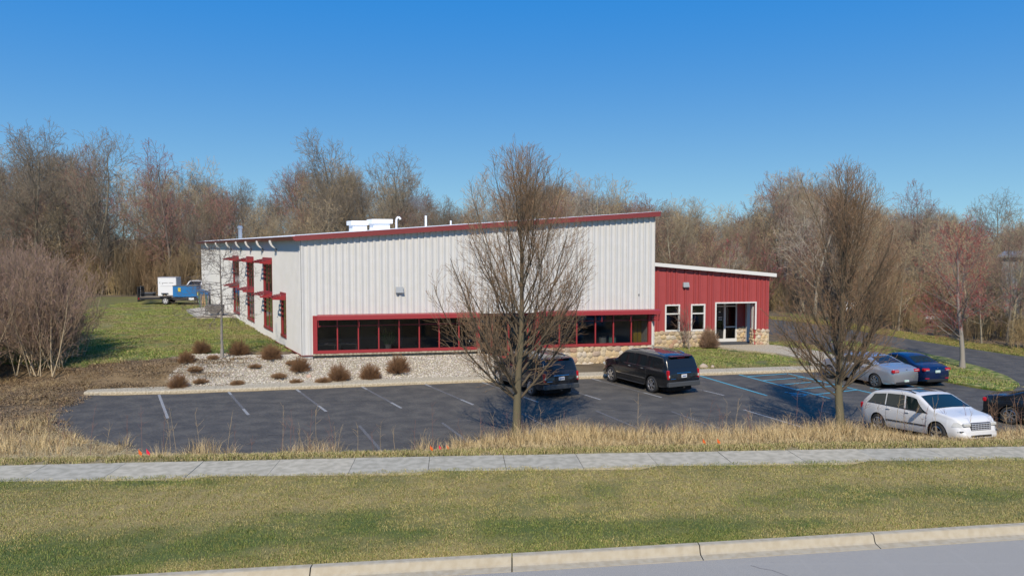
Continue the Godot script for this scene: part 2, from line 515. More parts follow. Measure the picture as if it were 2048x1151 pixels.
	while x < 19.0:
		var w := minf(2.95, 19.2 - x)
		var a := Vector2(x + 0.006, lerp_table(KERB, x + 0.006)); var b := Vector2(x + w - 0.006, lerp_table(KERB, x + w - 0.006))
		var back := 1.12 if x > -17.6 else 0.7
		var back2 := 1.12
		var n := Vector2(-0.19, 0.98)
		var a0 := a; var b0 := b
		st = mb()
		var ring := [[0.0, -0.05], [0.0, 0.1], [0.03, 0.135], [0.12, 0.15]]
		for k in 3:
			quad(st, W(a + n * ring[k][0], ring[k][1]), W(a + n * ring[k + 1][0], ring[k + 1][1]), W(b + n * ring[k + 1][0], ring[k + 1][1]), W(b + n * ring[k][0], ring[k][1]))
		quad(st, W(a + n * 0.12, 0.15), W(a + n * back, 0.16), W(b + n * back2, 0.16), W(b + n * 0.12, 0.15))
		quad(st, W(a + n * back, 0.16), W(a + n * back, 0.0), W(b + n * back2, 0.0), W(b + n * back2, 0.16))
		quad(st, W(a, -0.05), W(a, 0.1), W(a + n * back, 0.16), W(a + n * back, -0.05))
		quad(st, W(b, 0.1), W(b, -0.05), W(b + n * back2, -0.05), W(b + n * back2, 0.16))
		put("walk_segment", done(st), m_lw, lw)
		# grit washed against the foot of the kerb
		x += w
	st = mb()
	var kp := offset_line(KERB, -19.5, 19.0, 0.9)
	for i in kp.size() - 1:
		var r0 := 0.16 + 0.07 * sin(i * 1.9); var r1 := 0.16 + 0.07 * sin((i + 1) * 1.9)
		quad(st, W(kp[i] - Vector2(0, r0), 0.004), W(kp[i], 0.006), W(kp[i + 1], 0.006), W(kp[i + 1] - Vector2(0, r1), 0.004))
	tag(put("kerb_grit", done(st), mat("kerb_grit", lin(0.34, 0.25, 0.13), 0.95)), "tan grit washed along the foot of the lot kerb", "", "", "structure")
	st = mb()
	slab(st, path_outline, -0.05, 0.2)
	struct("entrance_path", done(st), m_lw, "concrete path curving from the porch to the lot")

func build_island() -> void:
	var st := mb()
	slab(st, island, -0.05, 0.1)
	struct("grass_island", done(st), surface("island_turf", lin(0.3, 0.265, 0.085), 0.95, noise_tex(0.02, Color(0.5, 0.66, 0.4), Color(1, 1, 1), 91, 5, 512, 0.3, 0.7), 6.0), "raised grass island at the lot entrance")

func strip(st: SurfaceTool, a: Vector2, b: Vector2, w: float, y: float) -> void:
	var n := (b - a).normalized().orthogonal() * w * 0.5
	var p := [W(a - n, y), W(a + n, y), W(b + n, y), W(b - n, y)]
	if (p[1] - p[0]).cross(p[2] - p[0]).y > 0: quad(st, p[0], p[3], p[2], p[1])
	else: quad(st, p[0], p[1], p[2], p[3])

func build_markings() -> void:
	var white := surface("paint_white", lin(0.42, 0.42, 0.41), 0.8, noise_tex(0.06, Color(0.45, 0.45, 0.46), Color(1, 1, 1), 41, 4, 512, 0.2, 0.62), 1.3)
	var blue := surface("paint_blue", lin(0.1, 0.42, 0.55), 0.8, noise_tex(0.06, Color(0.55, 0.6, 0.62), Color(1, 1, 1), 42, 4, 512, 0.2, 0.55), 1.3)
	var lot: Node3D = get_node("parking_lot")
	var faded := surface("paint_faded", lin(0.22, 0.215, 0.21), 0.85, noise_tex(0.06, Color(0.5, 0.5, 0.52), Color(1, 1, 1), 43, 4, 512, 0.3, 0.7), 1.3)
	var dirn := Vector2(0.455, -0.89)
	for k in 9:
		var x: float = -16.8 + 3.1 * k - (0.0 if k < 5 else 0.2 * (k - 4))
		if k == 8: x = 7.35
		var a := Vector2(x, lerp_table(KERB, x) - 0.2)
		var st := mb()
		strip(st, a, a + dirn * 5.9, 0.12, 0.008)
		put("stall_line", done(st), white if k < 1 else faded, lot)
		if k >= 1:
			st = mb()
			strip(st, a - dirn * 0.1, a + dirn * 0.75, 0.12, 0.011)
			put("stall_line", done(st), white, lot)
			st = mb()
			strip(st, a + dirn * 4.5, a + dirn * 5.9, 0.12, 0.011)
			put("stall_line", done(st), white, lot)
	# far stalls beside the bank
	for k in 8:
		var a := Vector2(-6.0 + 3.2 * k, 0)
		a.y = lerp_table(EDGE, a.x) + 4.6
		var st := mb()
		strip(st, a, a + Vector2(0.36, -0.93) * 4.6, 0.12, 0.008)
		put("stall_line", done(st), white if k == 5 else faded, lot)
	# blue accessible bays
	for seg in [[Vector2(10.25, 43.1), Vector2(12.05, 37.3)], [Vector2(12.5, 43.5), Vector2(14.75, 36.6)], [Vector2(15.3, 43.9), Vector2(17.5, 37.3)], [Vector2(18.6, 44.4), Vector2(20.6, 38.6)]]:
		var st := mb()
		strip(st, seg[0], seg[1], 0.13, 0.009)
		put("bay_line", done(st), blue, lot)
	for k in 5:
		var f := 0.07 + 0.19 * k
		var a := Vector2(12.5, 43.5).lerp(Vector2(14.75, 36.6), f + 0.03)
		var b := Vector2(15.3, 43.9).lerp(Vector2(17.5, 37.3), f - 0.06)
		var st := mb()
		strip(st, a, b, 0.13, 0.013)
		put("hatch_line", done(st), blue, lot)
	for c in [Vector2(13.55, 37.75), Vector2(18.2, 38.9)]:
		var st := mb()
		var ux := Vector2(0.9, 0.44); var uy := Vector2(-0.44, 0.9)
		var at := func(px: float, py: float) -> Vector2: return c + (ux * px + uy * py) * 0.62
		for i in 10:
			var t0 := deg_to_rad(150.0 + 24.0 * i); var t1 := deg_to_rad(150.0 + 24.0 * (i + 1))
			strip(st, at.call(0.52 * cos(t0) - 0.05, 0.52 * sin(t0) - 0.35), at.call(0.52 * cos(t1) - 0.05, 0.52 * sin(t1) - 0.35), 0.1, 0.009)
		strip(st, at.call(-0.12, 0.55), at.call(-0.05, -0.2), 0.13, 0.01)
		strip(st, at.call(-0.05, -0.2), at.call(0.45, -0.22), 0.12, 0.011)
		strip(st, at.call(0.42, -0.2), at.call(0.66, -0.75), 0.12, 0.012)
		strip(st, at.call(-0.1, 0.22), at.call(0.34, 0.2), 0.1, 0.012)
		for i in 8:
			var t0 := TAU * i / 8.0; var t1 := TAU * (i + 1) / 8.0
			tri(st, W(at.call(-0.15, 0.8), 0.01), W(at.call(-0.15 + 0.15 * cos(t1), 0.8 + 0.15 * sin(t1)), 0.01), W(at.call(-0.15 + 0.15 * cos(t0), 0.8 + 0.15 * sin(t0)), 0.01))
		put("wheelchair_symbol", done(st), blue, lot)
	# far edge line of the drive
	var st := mb()
	var fl := [Vector2(45, 47.75), Vector2(38, 48.75), Vector2(32.7, 50.9), Vector2(31.5, 54.8), Vector2(30.3, 59.8)]
	for i in fl.size() - 1: strip(st, fl[i] - Vector2(0.35, 0.25), fl[i + 1] - Vector2(0.35, 0.25), 0.1, 0.008)
	put("edge_line", done(st), faded, lot)

# ------------------------------------------------------------ the building
func roof_y(s: float) -> float:
	return 7.6 + 0.0714 * s
# corrugated sheet between two points of a wall; at(s, y, q) maps to the world
func corrugated(st: SurfaceTool, at: Callable, s0: float, w: float, prof: Array, lo: Callable, hi: Callable) -> void:
	for k in prof.size() - 1:
		var a: float = s0 + prof[k][0] * w
		var b: float = s0 + prof[k + 1][0] * w
		quad(st, at.call(a, lo.call(a), prof[k][1]), at.call(a, hi.call(a), prof[k][1]), at.call(b, hi.call(b), prof[k + 1][1]), at.call(b, lo.call(b), prof[k + 1][1]))
# a bar lying on a wall: from (s0, y0) to (s1, y1), between q0 and q1
func wall_box(st: SurfaceTool, at: Callable, s0: float, s1: float, y0: float, y1: float, q0: float, q1: float) -> void:
	var pts := [at.call(s0, y0, q1), at.call(s1, y0, q1), at.call(s1, y0, q0), at.call(s0, y0, q0), at.call(s0, y1, q1), at.call(s1, y1, q1), at.call(s1, y1, q0), at.call(s0, y1, q0)]
	var turn: float = ((pts[1] - pts[0]) as Vector3).cross(pts[3] - pts[0]).y
	if turn < 0:
		pts = [pts[3], pts[2], pts[1], pts[0], pts[7], pts[6], pts[5], pts[4]]
	hexa(st, pts)

# rounded field stone, flat at the back: x along, y up, z out
func stone_mesh(sd: int) -> ArrayMesh:
	var r := RandomNumberGenerator.new()
	r.seed = sd
	var st := SurfaceTool.new()
	st.begin(Mesh.PRIMITIVE_TRIANGLES)
	var n := 8
	var rings := []
	var radii := []
	for i in n: radii.append(0.5 * r.randf_range(0.84, 1.08))
	for k in 3:
		var ring := []
		for i in n:
			var t := TAU * i / n
			var sc: float = [1.0, 0.93, 0.5][k]
			ring.append(Vector3(cos(t) * radii[i] * sc, sin(t) * radii[i] * sc, [-0.1, 0.26, 0.5][k] + r.randf_range(-0.05, 0.05)))
		rings.append(ring)
	for k in 2:
		for i in n:
			var j := (i + 1) % n
			quad(st, rings[k][i], rings[k + 1][i], rings[k + 1][j], rings[k][j])
	for i in n: tri(st, rings[2][i], Vector3(0, 0, 0.55), rings[2][(i + 1) % n])
	st.index()
	st.generate_normals()
	return st.commit()

var stones := []
var stone_mats := []
# field stones laid over a wall face between s0..s1 and y0..y1 (y0 may follow the ground)
func lay_stones(part: Node3D, at: Callable, along: Vector3, out: Vector3, s0: float, s1: float, lo: Callable, y1: float, q: float, big: float) -> void:
	var y := y1 - big * 0.42
	var row := 0
	var base := origin_of(part)
	while y > -0.1:
		var s := s0 + (0.0 if row % 2 else big * 0.5) - big * 0.2
		while s < s1 + 0.05:
			var w := big * rng.randf_range(0.8, 1.4)
			var h := big * rng.randf_range(0.85, 1.2)
			var c := s + w * 0.5
			if c > s1 - 0.08: break
			if y > lo.call(c) - 0.15:
				var o := MeshInstance3D.new()
				o.mesh = stones[rng.randi() % stones.size()]
				o.material_override = stone_mats[rng.randi() % stone_mats.size()]
				o.name = "stone"
				part.add_child(o, true)
				var up := Vector3.UP
				var b := Basis(along, up, out) * Basis(Vector3(0, 0, 1), rng.randf_range(-0.4, 0.4)) * Basis.from_scale(Vector3(w * 1.14, h * 1.16, rng.randf_range(0.1, 0.17)))
				o.transform = Transform3D(b, at.call(c, y + rng.randf_range(-0.04, 0.04), q) - base)
			s += w
		y -= big * 0.86
		row += 1

func build_building() -> void:
	for k in 8: stones.append(stone_mesh(70 + k))
	var sc := [[0.66, 0.52, 0.33], [0.7, 0.59, 0.41], [0.6, 0.47, 0.32], [0.7, 0.62, 0.5], [0.54, 0.43, 0.33], [0.7, 0.54, 0.32], [0.55, 0.36, 0.25]]
	var stone_noise := noise_tex(0.03, Color(0.72, 0.7, 0.68), Color(1, 1, 1), 77, 4, 256)
	for k in sc.size(): stone_mats.append(surface("stone_%d" % k, lin(sc[k][0], sc[k][1], sc[k][2]), 0.9, stone_noise, 0.5))
	var streak := noise_tex(0.008, Color(0.985, 0.985, 0.98), Color(1, 1, 1), 81, 3, 512, 0.3, 0.7)
	var m_side := surface("siding", lin(0.625, 0.62, 0.6), 0.45, streak, 3.0)
	var m_side2 := surface("siding_shade", lin(0.59, 0.585, 0.565), 0.45, streak, 3.0)
	var m_left := surface("siding_left", lin(0.6, 0.595, 0.575), 0.45, streak, 4.0)
	var m_red := surface("red_siding", lin(0.36, 0.062, 0.06), 0.45, streak, 3.0)
	var m_fascia := surface("red_fascia", lin(0.21, 0.038, 0.036), 0.4, streak, 3.0)
	var m_frame := mat("red_frame", lin(0.3, 0.031, 0.035), 0.4)
	var m_white := mat("white_trim", lin(0.68, 0.675, 0.65), 0.5)
	var m_roof := mat("white_roof", lin(0.82, 0.84, 0.86), 0.6)
	var m_conc := surface("foundation", lin(0.5, 0.44, 0.33), 0.9, stone_noise, 1.5)
	var m_glass := mat("dark_glass", Color(0.015, 0.022, 0.03, 0.36), 0.04)
	m_glass.transparency = BaseMaterial3D.TRANSPARENCY_ALPHA
	m_glass.metallic_specular = 0.62
	var m_mirror := mat("brown_glass", lin(0.035, 0.03, 0.02), 0.06)
	m_mirror.metallic_specular = 0.85
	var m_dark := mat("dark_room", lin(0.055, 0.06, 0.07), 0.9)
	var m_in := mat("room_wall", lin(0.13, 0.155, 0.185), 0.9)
	var b := thing("office_building", "light grey metal building with red trim, sloping roof and red entrance wing", "building", W(CORNER, 1.0))
	# --- front wall: panels one by one
	var gray := put("panel_wall", null, null, b)
	gray.mesh = null
	var prof := [[0.0, -0.008], [0.05, -0.008], [0.085, 0.064], [0.23, 0.064], [0.56, 0.004], [0.95, 0.004], [1.0, -0.012]]
	var pw := FLEN / 58.0
	for k in 58:
		var s0 := pw * k
		var lo := 3.2
		if k < 1: lo = 1.06
		elif k == 1: lo = 1.06
		var lof := func(_s: float) -> float: return lo
		var hif := func(s: float) -> float: return roof_y(s) - 0.14
		var st := mb()
		if k == 1:
			corrugated(st, BF, s0, 0.6 - s0, [[0.0, -0.008], [0.05, -0.008], [0.1, 0.056], [0.3, 0.056], [0.8, 0.004], [1.0, 0.004]], lof, hif)
			corrugated(st, BF, 0.6, s0 + pw - 0.6, [[0.0, 0.006], [1.0, 0.0]], func(_s: float) -> float: return 3.2, hif)
		else: corrugated(st, BF, s0, pw, prof, lof, hif)
		put("siding_panel", done(st), m_side, gray)
	var st := mb()
	# backing wall with the openings left out
	var top_back := func(s0: float, s1: float, y0: float) -> void:
		hexa(st, [BF(s0, y0, -0.02), BF(s1, y0, -0.02), BF(s1, y0, -0.2), BF(s0, y0, -0.2), BF(s0, roof_y(s0) - 0.15, -0.02), BF(s1, roof_y(s1) - 0.15, -0.02), BF(s1, roof_y(s1) - 0.15, -0.2), BF(s0, roof_y(s0) - 0.15, -0.2)])
	top_back.call(0.0, FLEN, 3.21)
	wall_box(st, BF, 0.0, 0.59, 0.9, 3.205, -0.2, -0.02)
	wall_box(st, BF, 20.36, FLEN, 0.0, 3.205, -0.2, -0.02)
	put("wall_core", done(st), m_side2, gray)
	st = mb()
	wall_box(st, BF, 0.6, 9.74, 1.035, 1.138, -0.16, 0.05)
	wall_box(st, BF, 0.02, 9.72, 0.6, 1.03, -0.3, -0.12)
	put("foundation", done(st), m_conc, gray)
	st = mb()
	wall_box(st, BF, -0.02, 0.6, 1.03, 1.07, 0.0, 0.065)
	put("base_flashing", done(st), m_fascia, gray)
	for cs in [[-0.03, 0.0, 1.03], [FLEN, FLEN + 0.03, 1.1]]:
		st = mb()
		wall_box(st, BF, cs[0], cs[1], cs[2], roof_y(cs[0]) - 0.15, -0.06, 0.062)
		put("corner_trim", done(st), m_side, gray)
	# --- front window bands
	for run in [[0.6, 9.9, [1.92, 3.06, 4.18, 5.31, 6.44, 7.57, 8.7]], [13.25, 20.36, [14.64, 15.7, 16.85, 17.97, 19.09]]]:
		var win := put("window_band", null, null, b)
		st = mb()
		wall_box(st, BF, run[0], run[1], 1.14, 1.3, -0.14, 0.07)
		wall_box(st, BF, run[0], run[0] + 0.24, 1.302, 3.1, -0.14, 0.06)
		wall_box(st, BF, run[1] - 0.2, run[1], 1.302, 3.1, -0.14, 0.06)
		wall_box(st, BF, run[0], run[1], 3.1, 3.24, -0.14, 0.065)
		put("window_frame", done(st), m_frame, win)
		for s in run[2]:
			st = mb()
			wall_box(st, BF, s - 0.035, s + 0.035, 1.302, 3.098, -0.1, 0.02)
			put("mullion", done(st), m_frame, win)
		st = mb()
		wall_box(st, BF, run[0] + 0.242, run[1] - 0.202, 2.62, 2.67, -0.095, -0.03)
		put("transom", done(st), mat("dark_red", lin(0.2, 0.02, 0.025), 0.4), win)
		var edges: Array = [run[0] + 0.24] + run[2] + [run[1] - 0.2]
		for k in edges.size() - 1:
			st = mb()
			wall_box(st, BF, edges[k] + 0.036, edges[k + 1] - 0.036, 1.3, 3.1, -0.082, -0.07)
			put("pane", done(st), m_glass, win)
	# sun shade over each band: a curved red hood on brackets
	for run in [[0.86, 9.72], [13.5, 20.75]]:
		var hood := put("sun_hood", null, null, b)
		st = mb()
		var hp := [[0.066, 3.3], [0.5, 3.27], [0.55, 3.24], [0.56, 3.06]]
		for k in 3:
			var a: Array = hp[k]; var c: Array = hp[k + 1]
			hexa(st, [BF(run[0], c[1] - 0.03, c[0]), BF(run[1], c[1] - 0.03, c[0]), BF(run[1], a[1] - 0.03, a[0]), BF(run[0], a[1] - 0.03, a[0]), BF(run[0], c[1], c[0]), BF(run[1], c[1], c[0]), BF(run[1], a[1], a[0]), BF(run[0], a[1], a[0])])
		put("hood_sheet", done(st), m_frame, hood)
		for f in 5:
			var s: float = lerpf(run[0] + 0.05, run[1] - 0.05, f / 4.0)
			st = mb()
			wall_box(st, BF, s - 0.02, s + 0.02, 2.62, 2.66, 0.065, 0.4)
			wall_box(st, BF, s - 0.02, s + 0.02, 2.66, 3.2, 0.36, 0.4)
			put("hood_bracket", done(st), mat("dark_red", lin(0.2, 0.02, 0.025), 0.4), hood)
	# end louvers beside the right band
	st = mb()
	for k in 4: wall_box(st, BF, 20.362, 20.62, 2.62 + 0.14 * k, 2.68 + 0.14 * k, -0.05, 0.42 - 0.06 * k)
	put("hood_louver", done(st), m_frame, b.get_node("sun_hood2") if b.has_node("sun_hood2") else b)
	# recessed entry between the bands
	var entry := put("entry_bay", null, null, b)
	st = mb()
	wall_box(st, BF, 9.9, 13.25, 2.95, 3.2, -0.85, -0.75)
	wall_box(st, BF, 10.3, 13.25, 0.42, 0.6, -0.85, -0.74)
	for s in [9.93, 10.68, 11.68, 12.86]: wall_box(st, BF, s, s + 0.12, 0.6 if s > 10.0 else 0.25, 2.95, -0.85, -0.742)
	put("entry_frame", done(st), m_frame, entry)
	for pr in [[10.05, 10.68], [10.8, 11.68], [11.8, 12.86], [12.98, 13.25]]:
		st = mb()
		wall_box(st, BF, pr[0], pr[1], 0.6, 2.95, -0.812, -0.8)
		put("pane", done(st), m_glass, entry)
	st = mb()
	for k in 3: wall_box(st, BF, 10.0 + 0.3 * k, 13.25, 0.12 * k - 0.1, 0.15 + 0.13 * k, -0.75, 0.75 - 0.25 * k)
	put("step", done(st), m_conc, entry)
	st = mb()
	hexa(st, [BF(9.76, 0.0, 0.85), BF(9.92, 0.0, 0.85), BF(9.92, 0.0, -0.8), BF(9.76, 0.0, -0.8), BF(9.76, 0.45, 0.85), BF(9.92, 0.45, 0.85), BF(9.92, 1.28, -0.0), BF(9.76, 1.28, -0.0)])
	put("wing_wall", done(st), m_conc, entry)
	for rv in [[9.9, 1.1], [13.23, 0.2]]:
		st = mb()
		wall_box(st, BF, rv[0], rv[0] + 0.02, rv[1], 3.2, -0.85, -0.15)
		put("entry_reveal", done(st), m_fascia, entry)
	# --- stone base under the right band
	var sb := put("stone_base", null, null, b)
	st = mb()
	wall_box(st, BF, 13.25, FLEN + 0.05, -0.1, 1.13, -0.15, 0.0)
	put("mortar", done(st), mat("mortar", lin(0.5, 0.42, 0.29), 0.95), sb)
	lay_stones(sb, BF, W(FRONT), W(OUTF), 13.25, FLEN + 0.05, func(_s: float) -> float: return 0.1, 1.13, 0.0, 0.36)
	# --- left wall
	var left := put("ribbed_wall", null, null, b)
	st = mb()
	var lo := func(_t: float) -> float: return 1.1
	var hi := func(_t: float) -> float: return 7.42
	var wins := [[3.86, 5.49, 1.77, 4.1, false], [8.07, 11.26, 1.78, 6.13, true], [15.0, 18.1, 1.78, 6.13, true], [21.9, 25.2, 1.78, 6.13, true]]
	var flip := func(t: float, y: float, o: float) -> Vector3: return BS(-t, y, o)
	var rib := [[0.0, 0.0], [0.06, 0.04], [0.2, 0.04], [0.3, 0.0], [1.0, 0.0]]
	# sheets run from the far end to the near end so that they face out
	var cuts := [0.0]
	for w in wins: cuts.append_array([w[0], w[1]])
	cuts.append(SLEN)
	for k in cuts.size() - 1:
		var t0: float = cuts[k]; var t1: float = cuts[k + 1]
		var n := maxi(1, int(round((t1 - t0) / 0.31)))
		for i in n:
			var a := -t1 + (t1 - t0) * i / n
			if k % 2 == 0: corrugated(st, flip, a, (t1 - t0) / n, rib, lo, hi)
			else:
				var w: Array = wins[k / 2]
				corrugated(st, flip, a, (t1 - t0) / n, rib, func(_t: float) -> float: return w[3], hi)
				corrugated(st, flip, a, (t1 - t0) / n, rib, lo, func(_t: float) -> float: return w[2])
	put("siding", done(st), m_left, left)
	st = mb()
	for k in range(0, cuts.size() - 1, 2): wall_box(st, BS, cuts[k], cuts[k + 1], 1.1, 7.45, -0.2, -0.012)
	for w in wins:
		wall_box(st, BS, w[0], w[1], w[3], 7.45, -0.2, -0.012)
		wall_box(st, BS, w[0], w[1], 1.1, w[2], -0.2, -0.012)
	put("wall_core", done(st), m_side2, left)
	st = mb()
	wall_box(st, BS, 0.0, SLEN, 1.02, 1.1, -0.1, 0.06)
	put("base_flashing", done(st), m_fascia, left)
	for w in wins:
		var win := put("tall_window" if w[4] else "window", null, null, b)
		st = mb()
		wall_box(st, BS, w[0], w[0] + 0.1, w[2], w[3], -0.1, 0.045)
		wall_box(st, BS, w[1] - 0.34, w[1], w[2], w[3], -0.1, 0.045)
		wall_box(st, BS, w[0], w[1], w[2] - 0.16, w[2], -0.15, 0.075)
		wall_box(st, BS, w[0], w[1], w[3], w[3] + 0.2, -0.15, 0.075)
		if w[4]: wall_box(st, BS, w[0] + 0.12, w[1] - 0.34, 3.88, 4.12, -0.14, 0.06)
		put("window_frame", done(st), m_frame, win)
		var mid: float = (w[0] + w[1]) / 2 - 0.1
		if w[4]:
			st = mb()
			wall_box(st, BS, mid - 0.04, mid + 0.04, w[2], w[3], -0.1, 0.0)
			put("mullion", done(st), m_frame, win)
		var cols := [[w[0] + 0.12, mid - 0.05], [mid + 0.05, w[1] - 0.34]] if w[4] else [[w[0] + 0.12, w[1] - 0.34]]
		var rows := [[w[2], 3.88], [4.12, w[3]]] if w[4] else [[w[2], w[3]]]
		for c in cols:
			for r in rows:
				st = mb()
				wall_box(st, BS, c[0], c[1], r[0], r[1], -0.04, -0.02)
				put("pane", done(st), m_mirror, win)
		for y in ([6.2, 4.05] if w[4] else [4.16]):
			var shade := put("sun_louver", null, null, b)
			for k in 5:
				var o := 0.13 + 0.15 * k
				var dy := -0.035 * k * k * 0.25
				st = mb()
				bar(st, (BS(w[0] + 0.02, y + dy, o) + BS(w[1] - 0.02, y + dy, o)) / 2, W(SIDE) * (w[1] - w[0] - 0.08), Vector3(0, 0.025, 0), W(OUTS) * 0.095)
				put("slat", done(st), m_frame, shade)
			for t in [w[0] + 0.03, w[1] - 0.03]:
				st = mb()
				hexa(st, [BS(t - 0.02, y - 0.28, 0.07), BS(t + 0.02, y - 0.28, 0.07), BS(t + 0.02, y - 0.24, 0.8), BS(t - 0.02, y - 0.24, 0.8), BS(t - 0.02, y + 0.03, 0.07), BS(t + 0.02, y + 0.03, 0.07), BS(t + 0.02, y - 0.16, 0.84), BS(t - 0.02, y - 0.16, 0.84)])
				put("louver_arm", done(st), m_frame, shade)
	# --- roof: one slope rising to the right
	var roof := put("roof", null, null, b)
	var over := 0.36
	var rp := func(s: float, t: float, y: float) -> Vector3: return W(CORNER + FRONT * s + SIDE * t, roof_y(s) + y)
	st = mb()
	hexa(st, [rp.call(-over, -0.3, -0.15), rp.call(FLEN + 0.12, -0.3, -0.15), rp.call(FLEN + 0.12, SLEN + 0.3, -0.15), rp.call(-over, SLEN + 0.3, -0.15), rp.call(-over, -0.3, 0.03), rp.call(FLEN + 0.12, -0.3, 0.03), rp.call(FLEN + 0.12, SLEN + 0.3, 0.03), rp.call(-over, SLEN + 0.3, 0.03)])
	put("roof_sheet", done(st), m_roof, roof)
	st = mb()
	for k in range(1, 33):
		var s := -over + k * 0.66
		hexa(st, [rp.call(s, -0.28, 0.03), rp.call(s + 0.04, -0.28, 0.03), rp.call(s + 0.04, SLEN, 0.03), rp.call(s, SLEN, 0.03), rp.call(s, -0.28, 0.06), rp.call(s + 0.04, -0.28, 0.06), rp.call(s + 0.04, SLEN, 0.06), rp.call(s, SLEN, 0.06)])
	put("roof_seam", done(st), m_roof, roof)
	st = mb()
	hexa(st, [rp.call(-over, -0.36, -0.24), rp.call(FLEN + 0.17, -0.36, -0.24), rp.call(FLEN + 0.17, -0.302, -0.24), rp.call(-over, -0.302, -0.24), rp.call(-over, -0.36, 0.045), rp.call(FLEN + 0.17, -0.36, 0.045), rp.call(FLEN + 0.17, -0.302, 0.045), rp.call(-over, -0.302, 0.045)])
	hexa(st, [rp.call(FLEN + 0.122, -0.3, -0.24), rp.call(FLEN + 0.17, -0.3, -0.24), rp.call(FLEN + 0.17, SLEN + 0.3, -0.24), rp.call(FLEN + 0.122, SLEN + 0.3, -0.24), rp.call(FLEN + 0.122, -0.3, 0.045), rp.call(FLEN + 0.17, -0.3, 0.045), rp.call(FLEN + 0.17, SLEN + 0.3, 0.045), rp.call(FLEN + 0.122, SLEN + 0.3, 0.045)])
	put("roof_fascia", done(st), m_fascia, roof)
	st = mb()
	hexa(st, [rp.call(-over - 0.06, -0.36, -0.2), rp.call(-over, -0.36, -0.2), rp.call(-over, SLEN + 0.3, -0.2), rp.call(-over - 0.06, SLEN + 0.3, -0.2), rp.call(-over - 0.14, -0.36, 0.02), rp.call(-over, -0.36, 0.02), rp.call(-over, SLEN + 0.3, 0.02), rp.call(-over - 0.14, SLEN + 0.3, 0.02)])
	put("eave_gutter", done(st), m_fascia, roof)
	# white brackets under the eave
	for t in [6.5, 11.2, 15.9, 20.6, 26.0, 33.0, 41.0]:
		var br := put("eave_bracket", null, null, b)
		st = mb()
		var pts := [[0.5, 7.42], [0.49, 7.26], [0.42, 7.12], [0.3, 7.0], [0.16, 6.93]]
		for k in 4: wall_box_pair(st, t, pts[k], pts[k + 1], 0.16 - 0.015 * k)
		put("bracket_arm", done(st), m_white, br)
		st = mb()
		wall_box(st, BS, t - 0.05, t + 0.05, 6.7, 6.91, 0.03, 0.13)
		put("bracket_foot", done(st), mat("slate", lin(0.1, 0.11, 0.12), 0.6), br)
	# roof vents
	var ru := put("roof_unit", null, null, b)
	for u in [[10.1, 25.0, 1.5], [11.55, 23.8, 1.7]]:
		st = mb()
		var c := W(CORNER + FRONT * u[0] + SIDE * u[1], roof_y(u[0]))
		bar(st, c + Vector3(0, 0.25, 0), W(FRONT) * (u[2] * 0.78), Vector3(0, 0.7, 0), W(SIDE) * 1.2)
		put("unit_base", done(st), m_roof, ru)
		st = mb()
		bar(st, c + Vector3(0, 0.72, 0), W(FRONT) * u[2], Vector3(0, 0.36, 0), W(SIDE) * 1.5)
		put("unit_cap", done(st), m_roof, ru)
	st = mb()
	var vp := func(s: float, t: float, y: float) -> Vector3: return W(CORNER + FRONT * s + SIDE * t, roof_y(s) + y)
	path_tube(st, [vp.call(12.2, 21.5, 0), vp.call(12.2, 21.5, 0.75), vp.call(12.25, 21.5, 0.9), vp.call(12.37, 21.5, 0.96), vp.call(12.49, 21.5, 0.9), vp.call(12.53, 21.5, 0.76)], 0.08)
	put("gooseneck_vent", done(st), m_roof, b)
	st = mb()
	tube(st, vp.call(11.9, 14.0, 0.0), vp.call(11.9, 14.0, 0.85), 0.08, 0.08, 10)
	put("vent_pipe", done(st), m_roof, b)
	st = mb()
	tube(st, vp.call(12.95, 12.0, 0.0), vp.call(12.95, 12.0, 0.36), 0.06, 0.06, 10)
	put("vent_pipe", done(st), m_roof, b)
	var m_steel := mat("galvanised", lin(0.45, 0.47, 0.5), 0.35, 0.7)
	var fl := put("flue_pipe", null, null, b)
	st = mb()
	tube(st, vp.call(1.2, 29.5, 0.0), vp.call(1.2, 29.5, 1.1), 0.17, 0.17, 12)
	put("flue_shaft", done(st), m_steel, fl)
	st = mb()
	tube(st, vp.call(1.2, 29.5, 0.95), vp.call(1.2, 29.5, 1.1), 0.23, 0.23, 12)
	tube(st, vp.call(1.2, 29.5, 1.101), vp.call(1.2, 29.5, 1.2), 0.23, 0.12, 12)
	put("flue_cap", done(st), m_steel, fl)
	# back and right walls, floor
	st = mb()
	var far0 := CORNER + SIDE * SLEN
	hexa(st, [W(far0, 0.5), W(far0 + FRONT * FLEN, 0.5), W(far0 + FRONT * FLEN - SIDE * 0.2, 0.5), W(far0 - SIDE * 0.2, 0.5), W(far0, 7.4), W(far0 + FRONT * FLEN, roof_y(FLEN) - 0.16), W(far0 + FRONT * FLEN - SIDE * 0.2, roof_y(FLEN) - 0.16), W(far0 - SIDE * 0.2, 7.4)])
	var r0 := CORNER + FRONT * FLEN
	hexa(st, [W(r0, 0.0), W(r0 - FRONT * 0.2, 0.0), W(r0 + SIDE * SLEN - FRONT * 0.2, 0.0), W(r0 + SIDE * SLEN, 0.0), W(r0, roof_y(FLEN) - 0.16), W(r0 - FRONT * 0.2, roof_y(FLEN) - 0.18), W(r0 + SIDE * SLEN - FRONT * 0.2, roof_y(FLEN) - 0.18), W(r0 + SIDE * SLEN, roof_y(FLEN) - 0.16)])
	put("outer_wall", done(st), m_side, b)
	st = mb()
